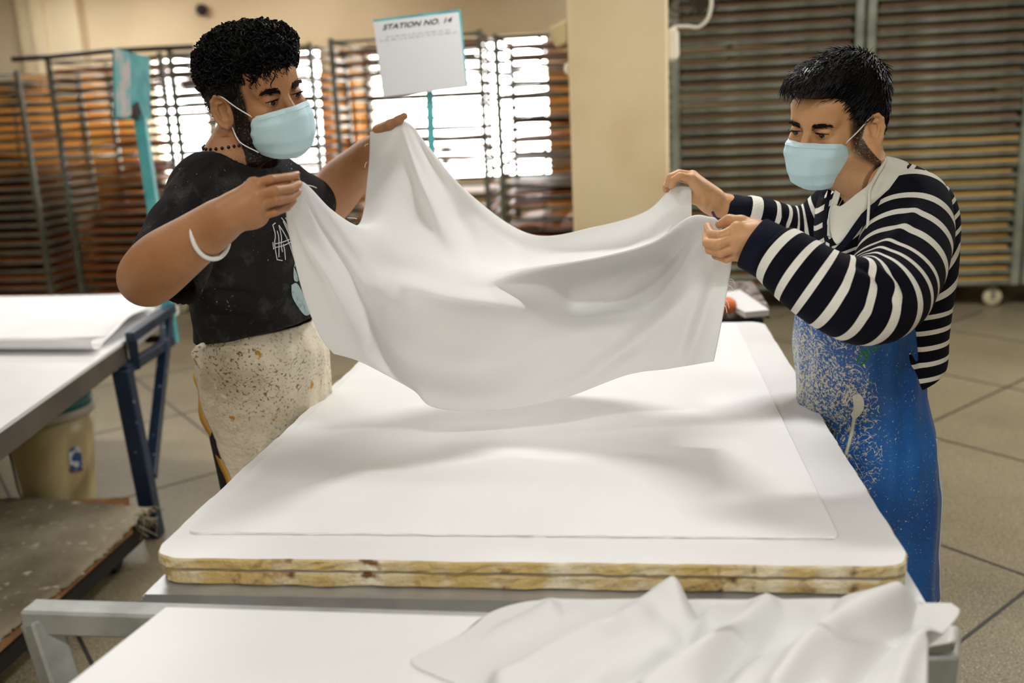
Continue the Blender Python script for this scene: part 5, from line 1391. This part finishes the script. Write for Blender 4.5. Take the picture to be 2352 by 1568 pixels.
# straight short hair with a forward fringe
capV, capQ = hair_cap(HB, [((-.022, 0, .060), (.104, .083, .088)), ((-.045, 0, .008), (.074, .0785, .08)), ((.045, 0, .098), (.064, .066, .036)), ((.094, .0, .092), (.036, .046, .018)), ((.0, 0, .02), (.03, .0765, .05))],
    [((.135, 0, -.002), (.09, .16, .078)), ((.065, 0, -.075), (.09, .2, .075)), ((-.008, 0, -.016), (.022, .2, .036)), ((.0, 0, -.11), (.2, .2, .062)), ((.058, .062, .018), (.030, .03, .030)), ((.058, -.062, .018), (.030, .03, .030))])
capN = vnormals(capV, capQ)
hairB = put('hair', HB.w(capV), capQ, MAT['hair_blueblack'], pb_, True)
sm_ = MB(); r = np.random.default_rng(21); crown = np.array([-.06, 0, .12])
for i in r.integers(0, len(capV), 5200):
    p, n = capV[i], capN[i]
    if n[2] < -.45 and p[0] > 0: continue
    fl_d = p - crown; fl_d = fl_d + np.array([.04, 0, 0]); fl_d = fl_d - n * (fl_d @ n); fl_d /= np.linalg.norm(fl_d) + 1e-9
    fl_d = fl_d + r.normal(size=3) * .13; L_ = r.uniform(.016, .034) * (1 if p[2] > .03 else .5)
    t = np.linspace(0, 1, 5)[:, None]
    pt = p - n * .001 + fl_d[None] * L_ * t + n[None] * (.0045 * np.sin(t * 2.4)) + np.array([0, 0, -.35 * L_]) * t ** 2 * (p[0] > .05)
    sm_.tube(HB.w(pt), [.0011, .0011, .0009, .0006, .0002], 3, cap=False)
sm_.out('strands', MAT['hair_blueblack'], hairB)

# white hooded undershirt inside the neckline, then the sweater
yb = yawB; Ryb = np.array([[math.cos(yb), -math.sin(yb), 0], [math.sin(yb), math.cos(yb), 0], [0, 0, 1]])
def torsoB(grow, vox, cut):
    allp = [W(1880, 400, 2.2), W(2160, 870, 1.9), shN, shF]
    f = SDF(*bbox(allp, .16), vox)
    for (px, py, Y, rx, ry, rz) in [(2030, 500, 2.01, .100, .150, .11), (2030, 570, 2.01, .108, .150, .12), (2028, 640, 2.02, .108, .140, .12), (2025, 710, 2.03, .105, .135, .11), (2020, 780, 2.03, .104, .135, .10), (2018, 840, 2.03, .106, .135, .08)]:
        f.ell(W(px, py, Y), (rx + grow, ry + grow, rz + grow), R=Ryb, k=.05)
    f.cap(W(2085, 475, 1.92), W(2020, 435, 2.02), .052 + grow, .045 + grow, k=.05); f.cap(W(1945, 460, 2.13), W(2005, 435, 2.04), .048 + grow, .045 + grow, k=.05)
    f.plane_cut(W(2100, 850, 2.0), (.35, .1, -1.0), .008)
    return f
f = torsoB(-.006, .006, False)
f.cap(neckB, HB.w((-.03, 0, -.09)), .062, .058, k=.006, sub=True)
fc_ = W(1945, 440, 1.93)
v_, q_ = f.mesh(1); put('undershirt', v_, q_, MAT['hood_white'], pb_, True)
f = torsoB(.004, .0046, True)
# V-neck opening
vn_bot = W(1913, 575, 1.87)
nkc = HB.w((-.03, 0, -.10))
V_pts = [W(2000, 430, 1.95), W(1960, 470, 1.90), W(1935, 515, 1.86), W(1914, 566, 1.84)]
f.chain(V_pts, [.075, .056, .034, .008], k=.004) if False else None
for a_, b_, ra, rb in zip(V_pts[:-1], V_pts[1:], (.074, .052, .030), (.052, .030, .006)): f.cap(a_, b_, ra, rb, k=.004, sub=True)
f.cap(nkc, nkc + [0, 0, .1], .07, k=.006, sub=True)
swv, swq = f.mesh(1)
foldsB = [([(2140,470),(2120,560),(2110,640),(2095,720)], -.012, 12, 'b'), ([(2060,760),(2080,800),(2100,850)], .010, 12, 'b'), ([(2090,740),(2100,790),(2115,840)], -.008, 10, 'b'), ([(1930,570),(1970,600),(2020,610)], .005, 12, 'b'), ([(1980,470),(1990,520),(1985,580)], -.004, 12, 'b')]
swv = press_folds(swv, swq, foldsB, .0026, 22, 6)
ax_t = np.array([0, 0, 1.0]) + np.array([.10, .05, 0]); P_ = .0335
_px = proj(swv); stT = (swv[:, 2] - (_px[:, 0] - 2100) / 1100 * np.clip((720 - _px[:, 1]) / 200, .05, .8)) / P_
# armhole drop: stripes rise towards the back
def sleeve(pts, rs, vox, folds, namp, s0):
    f = SDF(*bbox(pts, .11), vox); P = catmull(pts, 60); Rr = catmull(np.array(rs)[:, None], 60)[:, 0]
    f.chain(P, Rr, .012); 
    a_ = P[-1] - P[-4]; a_ /= np.linalg.norm(a_); f.plane_cut(P[-1], a_, .003)
    f.cap(P[-7], P[-1] + a_ * .05, Rr[-1] - .006, Rr[-1] - .004, k=.002, sub=True)
    v_, q_ = f.mesh(1); v_ = press_folds(v_, q_, folds, namp, 26, 12)
    # arc-length coordinate, smoothly varying
    seg = np.concatenate([[0], np.cumsum(np.linalg.norm(np.diff(P, axis=0), axis=1))])
    D2 = ((v_[:, None, :] - P[None]) ** 2).sum(2) 
    w = np.exp(-(D2 - D2.min(1)[:, None]) / .0011); s_ = (w * seg[None]).sum(1) / w.sum(1); hs_ = seg[-1] * .45; s_ = np.where(s_ < hs_, s_ * .5, s_ * 1.0 - hs_ * .5)
    return v_, q_, s_ / P_ + s0
stv, stq = swv, swq
slN = [W(2092, 468, 1.93), W(2085, 540, 1.86), W(2058, 628, 1.76), W(2012, 690, 1.68), W(1930, 678, 1.66), W(1845, 628, 1.68), W(1775, 578, 1.72)]
v1, q1, s1s = sleeve(slN, [.070, .078, .078, .074, .066, .056, .047], .004,
    [([(2110,470),(2080,520),(2000,590)], .006, 12, 'b'), ([(2020,600),(2070,640),(2090,680)], -.006, 10, 'b'), ([(1960,600),(2010,630),(2060,700)], -.008, 9, 'b'), ([(1990,590),(2040,640),(2075,690)], .006, 9, 'b'), ([(1900,620),(1960,680),(2020,740)], .004, 14, 'b')], .0025, .1)
slF = [W(1950, 468, 2.13), W(1915, 505, 2.15), W(1868, 540, 2.17), W(1810, 535, 2.18), W(1750, 510, 2.17), W(1705, 495, 2.165)]
v2, q2, s2s = sleeve(slF, [.062, .066, .064, .054, .046, .040], .004,
    [([(1800,480),(1815,530),(1830,580)], -.007, 7, 'b'), ([(1820,475),(1835,530),(1850,590)], .006, 7, 'b'), ([(1790,485),(1800,530),(1810,570)], .005, 6, 'b')], .002, .3)
SV, SQ = join_parts([(swv, swq), (v1, q1), (v2, q2)])
sw_o = put('striped_sweater', SV, SQ, MAT['striped_knit'], pb_, True); attr(sw_o, 'stripe', np.concatenate([stT, s1s, s2s]))
# cuffs
def cuff(a, b, ra, rb):
    ax_ = b - a; L = np.linalg.norm(ax_); ax_ /= L; u = np.cross(ax_, (0, 0, 1)); u /= np.linalg.norm(u); w_ = np.cross(ax_, u)
    prof = [(ra - .004, -.004), (ra, 0), ((ra + rb) / 2 + .001, L * .5), (rb, L - .003), (rb - .002, L), (rb - .006, L - .002), (rb - .008, L * .6)]
    V = []
    for (rr_, z_) in prof:
        for k in range(40):
            q = 2 * math.pi * k / 40; V.append(a + ax_ * z_ + (u * math.cos(q) + w_ * math.sin(q)) * (rr_ + .0012 * math.sin(q * 5 + z_ * 60)))
    return put('cuff', V, grid_faces_ring(len(prof), 40), MAT['navy_knit'], sw_o, True)
cuff(W(1790, 592, 1.715), W(1728, 558, 1.742), .051, .050); cuff(W(1712, 494, 2.165), W(1662, 484, 2.162), .042, .037)
# neck trim, hood collar
swB = BVHTree.FromPolygons([Vector(v) for v in SV], [tuple(int(i) for i in q) for q in SQ])
def surf(L, n, off=.004, bv=None):
    out = []
    for x, y in catmull(L, n):
        h_ = hit(bv or swB, x, y, off); out.append(h_ if h_ is not None else (out[-1] if out else W(x, y, 1.9)))
    return out
o = ribbon('neck_trim', [W(2072, 402, 1.93), W(2040, 428, 1.905), W(2002, 462, 1.875), W(1965, 510, 1.845), W(1935, 552, 1.83), W(1913, 575, 1.825)],
           [W(2084, 408, 1.925), W(2052, 440, 1.895), W(2016, 474, 1.865), W(1980, 520, 1.838), W(1948, 562, 1.825), W(1915, 590, 1.82)], MAT['navy_knit'], sw_o, thick=.004)
o = ribbon('neck_trim', [W(1903, 430, 2.03), W(1893, 480, 1.97), W(1890, 530, 1.91), W(1900, 575, 1.84)], [W(1911, 432, 2.03), W(1902, 480, 1.965), W(1899, 530, 1.905), W(1912, 575, 1.838)], MAT['navy_knit'], sw_o, thick=.004)
hoodp = [[W(2036, 360, 1.98), W(2062, 366, 1.975), W(2085, 376, 1.965), W(2088, 392, 1.94)],
         [W(2020, 384, 1.93), W(2045, 392, 1.925), W(2068, 398, 1.915), W(2074, 408, 1.91)],
         [W(1998, 420, 1.90), W(2014, 430, 1.892), W(2030, 434, 1.885), W(2040, 436, 1.885)],
         [W(1968, 446, 1.885), W(1980, 458, 1.87), W(1994, 464, 1.865), W(2006, 466, 1.87)],
         [W(1932, 474, 1.885), W(1945, 490, 1.86), W(1962, 500, 1.853), W(1976, 502, 1.853)],
         [W(1916, 468, 1.91), W(1924, 510, 1.868), W(1940, 530, 1.85), W(1956, 530, 1.845)],
         [W(1908, 490, 1.92), W(1910, 535, 1.87), W(1920, 560, 1.84), W(1932, 556, 1.84)]]
g = grid_surface(hoodp, 24, 60).reshape(-1, 3); g += (.0016 * vnoise(g, 60, 3))[:, None] * np.array([0, -1, 0])
o = put('hood_collar', g, grid_faces(60, 24), MAT['hood_white'], pb_, True); solid(o, .004, 0)
g = grid_surface([[W(1926, 418, 2.00), W(1936, 424, 1.99)], [W(1914, 450, 1.97), W(1926, 460, 1.955)], [W(1904, 490, 1.93), W(1914, 500, 1.925)], [W(1900, 540, 1.88), W(1910, 545, 1.875)]], 8, 30).reshape(-1, 3)
o = put('hood_collar', g, grid_faces(30, 8), MAT['hood_white'], pb_, True); solid(o, .004, 0)
MB().tube(catmull([W(2035, 365, 1.96), W(2030, 378, 1.93), W(2000, 430, 1.875), W(1996, 470, 1.85), W(1992, 530, 1.825), W(1990, 592, 1.80)], 40), .0028, 6).out('drawstring', MAT['hood_white'], pb_, True)
MB().tube(catmull([W(1938, 448, 1.92), W(1932, 462, 1.905), W(1924, 476, 1.90)], 12), .0009, 5).out('neck_cord', MAT['raw_wood'], pb_, True)
# blue apron: bib peak, skirt
def foldBf(th, t): return .02 * np.sin(th * 7 + t * 3) * t + .012 * np.sin(th * 15 + t * 9) + .012 * np.sin(t * 24 + th * 4)
secs = [(W(1976, 700, 2.0), .122, .128, yawB), (W(1972, 760, 2.0), .122, .132, yawB), (W(1973, 850, 2.0), .118, .134, yawB), (W(1980, 930, 2.0), .120, .138, yawB), (W(1990, 1010, 2.0), .128, .146, yawB), (W(1992, 1100, 2.0), .132, .150, yawB), (W(1994, 1200, 2.0), .132, .150, yawB), (W(1996, 1345, 1.99), .130, .148, yawB)]
bvv = loft(secs, 130, math.radians(-125), math.radians(172), 150, foldBf, 2.2).reshape(-1, 3); bq = np.array(grid_faces(150, 130))
foB = [([(1860,880),(1960,872),(2060,870),(2090,850)], .006, 12, 'b'), ([(1950,760),(1960,800),(1955,860)], .008, 10, 'b'), ([(1970,760),(1990,820),(2000,860)], -.006, 12, 'b'), ([(2090,860),(2060,900),(2040,960)], .008, 14, 'b'), ([(2095,960),(2040,1010),(1990,1020)], .010, 14, 'b'),
       ([(2105,1040),(2040,1070),(1980,1060)], -.010, 12, 'b'), ([(2100,1010),(2040,1100),(1990,1120)], .008, 12, 'b'), ([(2000,1140),(2040,1160),(2090,1180)], -.010, 12, 'b'), ([(1990,1150),(2040,1190),(2080,1200)], .010, 12, 'b'), ([(2095,1210),(2060,1240),(2030,1260)], -.008, 12, 'b')]
bvv = press_folds(bvv, bq, foB, .002, 30, 9)
apb = put('apron', bvv, [tuple(q) for q in bq], MAT['apron_blue'], pb_, True); solid(apb, .003, 0)
pxs = proj(bvv); spl = np.clip((2010 - pxs[:, 0]) / 120, 0, 1.2) * np.exp(-((pxs[:, 1] - 880) / 150) ** 2) + .55 * np.exp(-(((pxs[:, 0] - 1975) / 45) ** 2 + ((pxs[:, 1] - 950) / 90) ** 2)) + .3 * np.exp(-(((pxs[:, 0] - 2000) / 40) ** 2 + ((pxs[:, 1] - 1080) / 90) ** 2))
attr(apb, 'splash', spl)
apB = BVHTree.FromPolygons([Vector(v) for v in bvv], [tuple(int(i) for i in q) for q in bq])
eg = bvv.reshape(150, 130, 3)[:, 108] * 1.0 + np.array([.001, -.003, 0]); eg = eg[60:]; MB().tube(eg[20:], .0025, 6).out('apron_piping', MAT['apron_trim'], apb, True)
MB().tube(bvv.reshape(150, 130, 3)[-1], .003, 6).out('hem_piping', MAT['apron_trim'], apb, True)
def blob(name, poly, bv, mm, par, off, n=6): return decal(name, poly, bv, mm, par, n, off)
blob('pulp_lump', [(1958,908),(1975,904),(1985,918),(1984,940),(1974,955),(1962,962),(1956,950),(1962,935)], apB, MAT['hood_white'], apb, .003)
gm = MB(); stroke(gm, apB, [(1968,905),(1966,930),(1960,975),(1952,1010),(1942,1045)], .004, 24); stroke(gm, apB, [(1960,914),(1972,922)], .003, 6)
rg = np.random.default_rng(4)
for i in range(34):
    c = np.array([rg.normal(2000, 24), rg.normal(1080, 70)]); L = [c]
    a = rg.uniform(0, 6.28)
    for j in range(7): a += rg.normal() * .7; L.append(L[-1] + 16 * np.array([math.cos(a), abs(math.sin(a)) * 1.2 - .2]))
    stroke(gm, apB, L, .00055, 30)
for i in range(50):
    c = np.array([rg.uniform(1858, 1990), rg.normal(870, 70)]); L = [c]; a = rg.uniform(0, 6.28)
    for j in range(5): a += rg.normal() * 1.1; L.append(L[-1] + 10 * np.array([math.cos(a), math.sin(a)]))
    stroke(gm, apB, L, .0006, 18)
gm.out('fibre_strings', MAT['hood_white'], apb, True)['kind'] = 'stuff'
km = MB()
for L in ([(1966,920),(1976,930),(1972,944)], [(1966,925),(1978,922)], [(1968,932),(1980,936)]): stroke(km, apB, L, .0022, 8)
km.out('dark_specks', MAT['tar_black'], apb)
gi = MB()
for L in ([(1968,832),(1976,812),(1990,806),(1992,826),(1976,838)], [(1972,826),(1988,834)], [(1978,808),(1992,826)], [(1982,800),(1996,820)], [(1988,786),(2000,812)], [(1985,790),(1992,784)], [(2002,782),(2012,806)], [(1996,788),(2008,778)], [(2006,778),(2016,772),(2024,784),(2014,800)], [(2020,768),(2028,790)], [(2002,806),(2018,802)]):
    stroke(gi, apB, L, .0022, 8)
gi.out('green_scribble', MAT['green_ink'], apb)
# bib piece showing between sleeve and neckline, orange print, grey fold
g = grid_surface([[W(1896, 555, 1.86), W(1899, 558, 1.86)], [W(1884, 590, 1.85), W(1905, 600, 1.83)], [W(1874, 625, 1.84), W(1925, 640, 1.80)], [W(1868, 690, 1.87), W(2010, 700, 1.83)]], 20, 20).reshape(-1, 3)
o = put('bib', g, grid_faces(20, 20), MAT['apron_blue'], apb, True); solid(o, .003, 0); attr(o, 'splash', np.zeros(len(g)) - .5)
o = ribbon('bib_print', [W(1932, 626, 1.795), W(1955, 620, 1.79), W(1976, 616, 1.785)], [W(1932, 648, 1.80), W(1955, 650, 1.795), W(1978, 646, 1.79)], MAT['orange_print'], apb)
o = ribbon('bib_fold', [W(1893, 592, 1.825), W(1920, 603, 1.80), W(1950, 600, 1.79), W(1985, 584, 1.79)], [W(1892, 608, 1.825), W(1912, 620, 1.80), W(1950, 622, 1.785), W(1980, 612, 1.785)], MAT['hood_white'], apb, bulge=.006, rows=8)
o = ribbon('bib_strap', [W(1897, 556, 1.85), W(1896, 580, 1.83), W(1894, 600, 1.82)], [W(1905, 560, 1.845), W(1906, 580, 1.825), W(1908, 600, 1.815)], MAT['hood_white'], apb)
# trousers and shoes hidden below
f = SDF((hipB[0] - .32, hipB[1] - .35, 0.05), (hipB[0] + .32, hipB[1] + .35, 1.15), .008)
f.cap(hipB + [0, 0, .06], hipB - [0, 0, .05], .088, .09, k=.04)
for (hp, k2, an) in feetB: limb(f, [hp, (hp + k2) / 2, k2], [.078, .07, .062], .03); limb(f, [k2, k2 * .5 + an * .5, an + [0, 0, .03]], [.065, .06, .055], .02)
v_, q_ = f.mesh(1); put('trousers', v_, q_, MAT['trouser_black'], pb_, True)
shoes(pb_, feetB, fwdB, MAT['shoe_dark'])
MB().tube(catmull([W(1636, 486, 2.125), W(1644, 500, 2.12), W(1654, 504, 2.12)], 12), .003, 6).out('wrist_thread', MAT['thread_purple'], pb_, True)
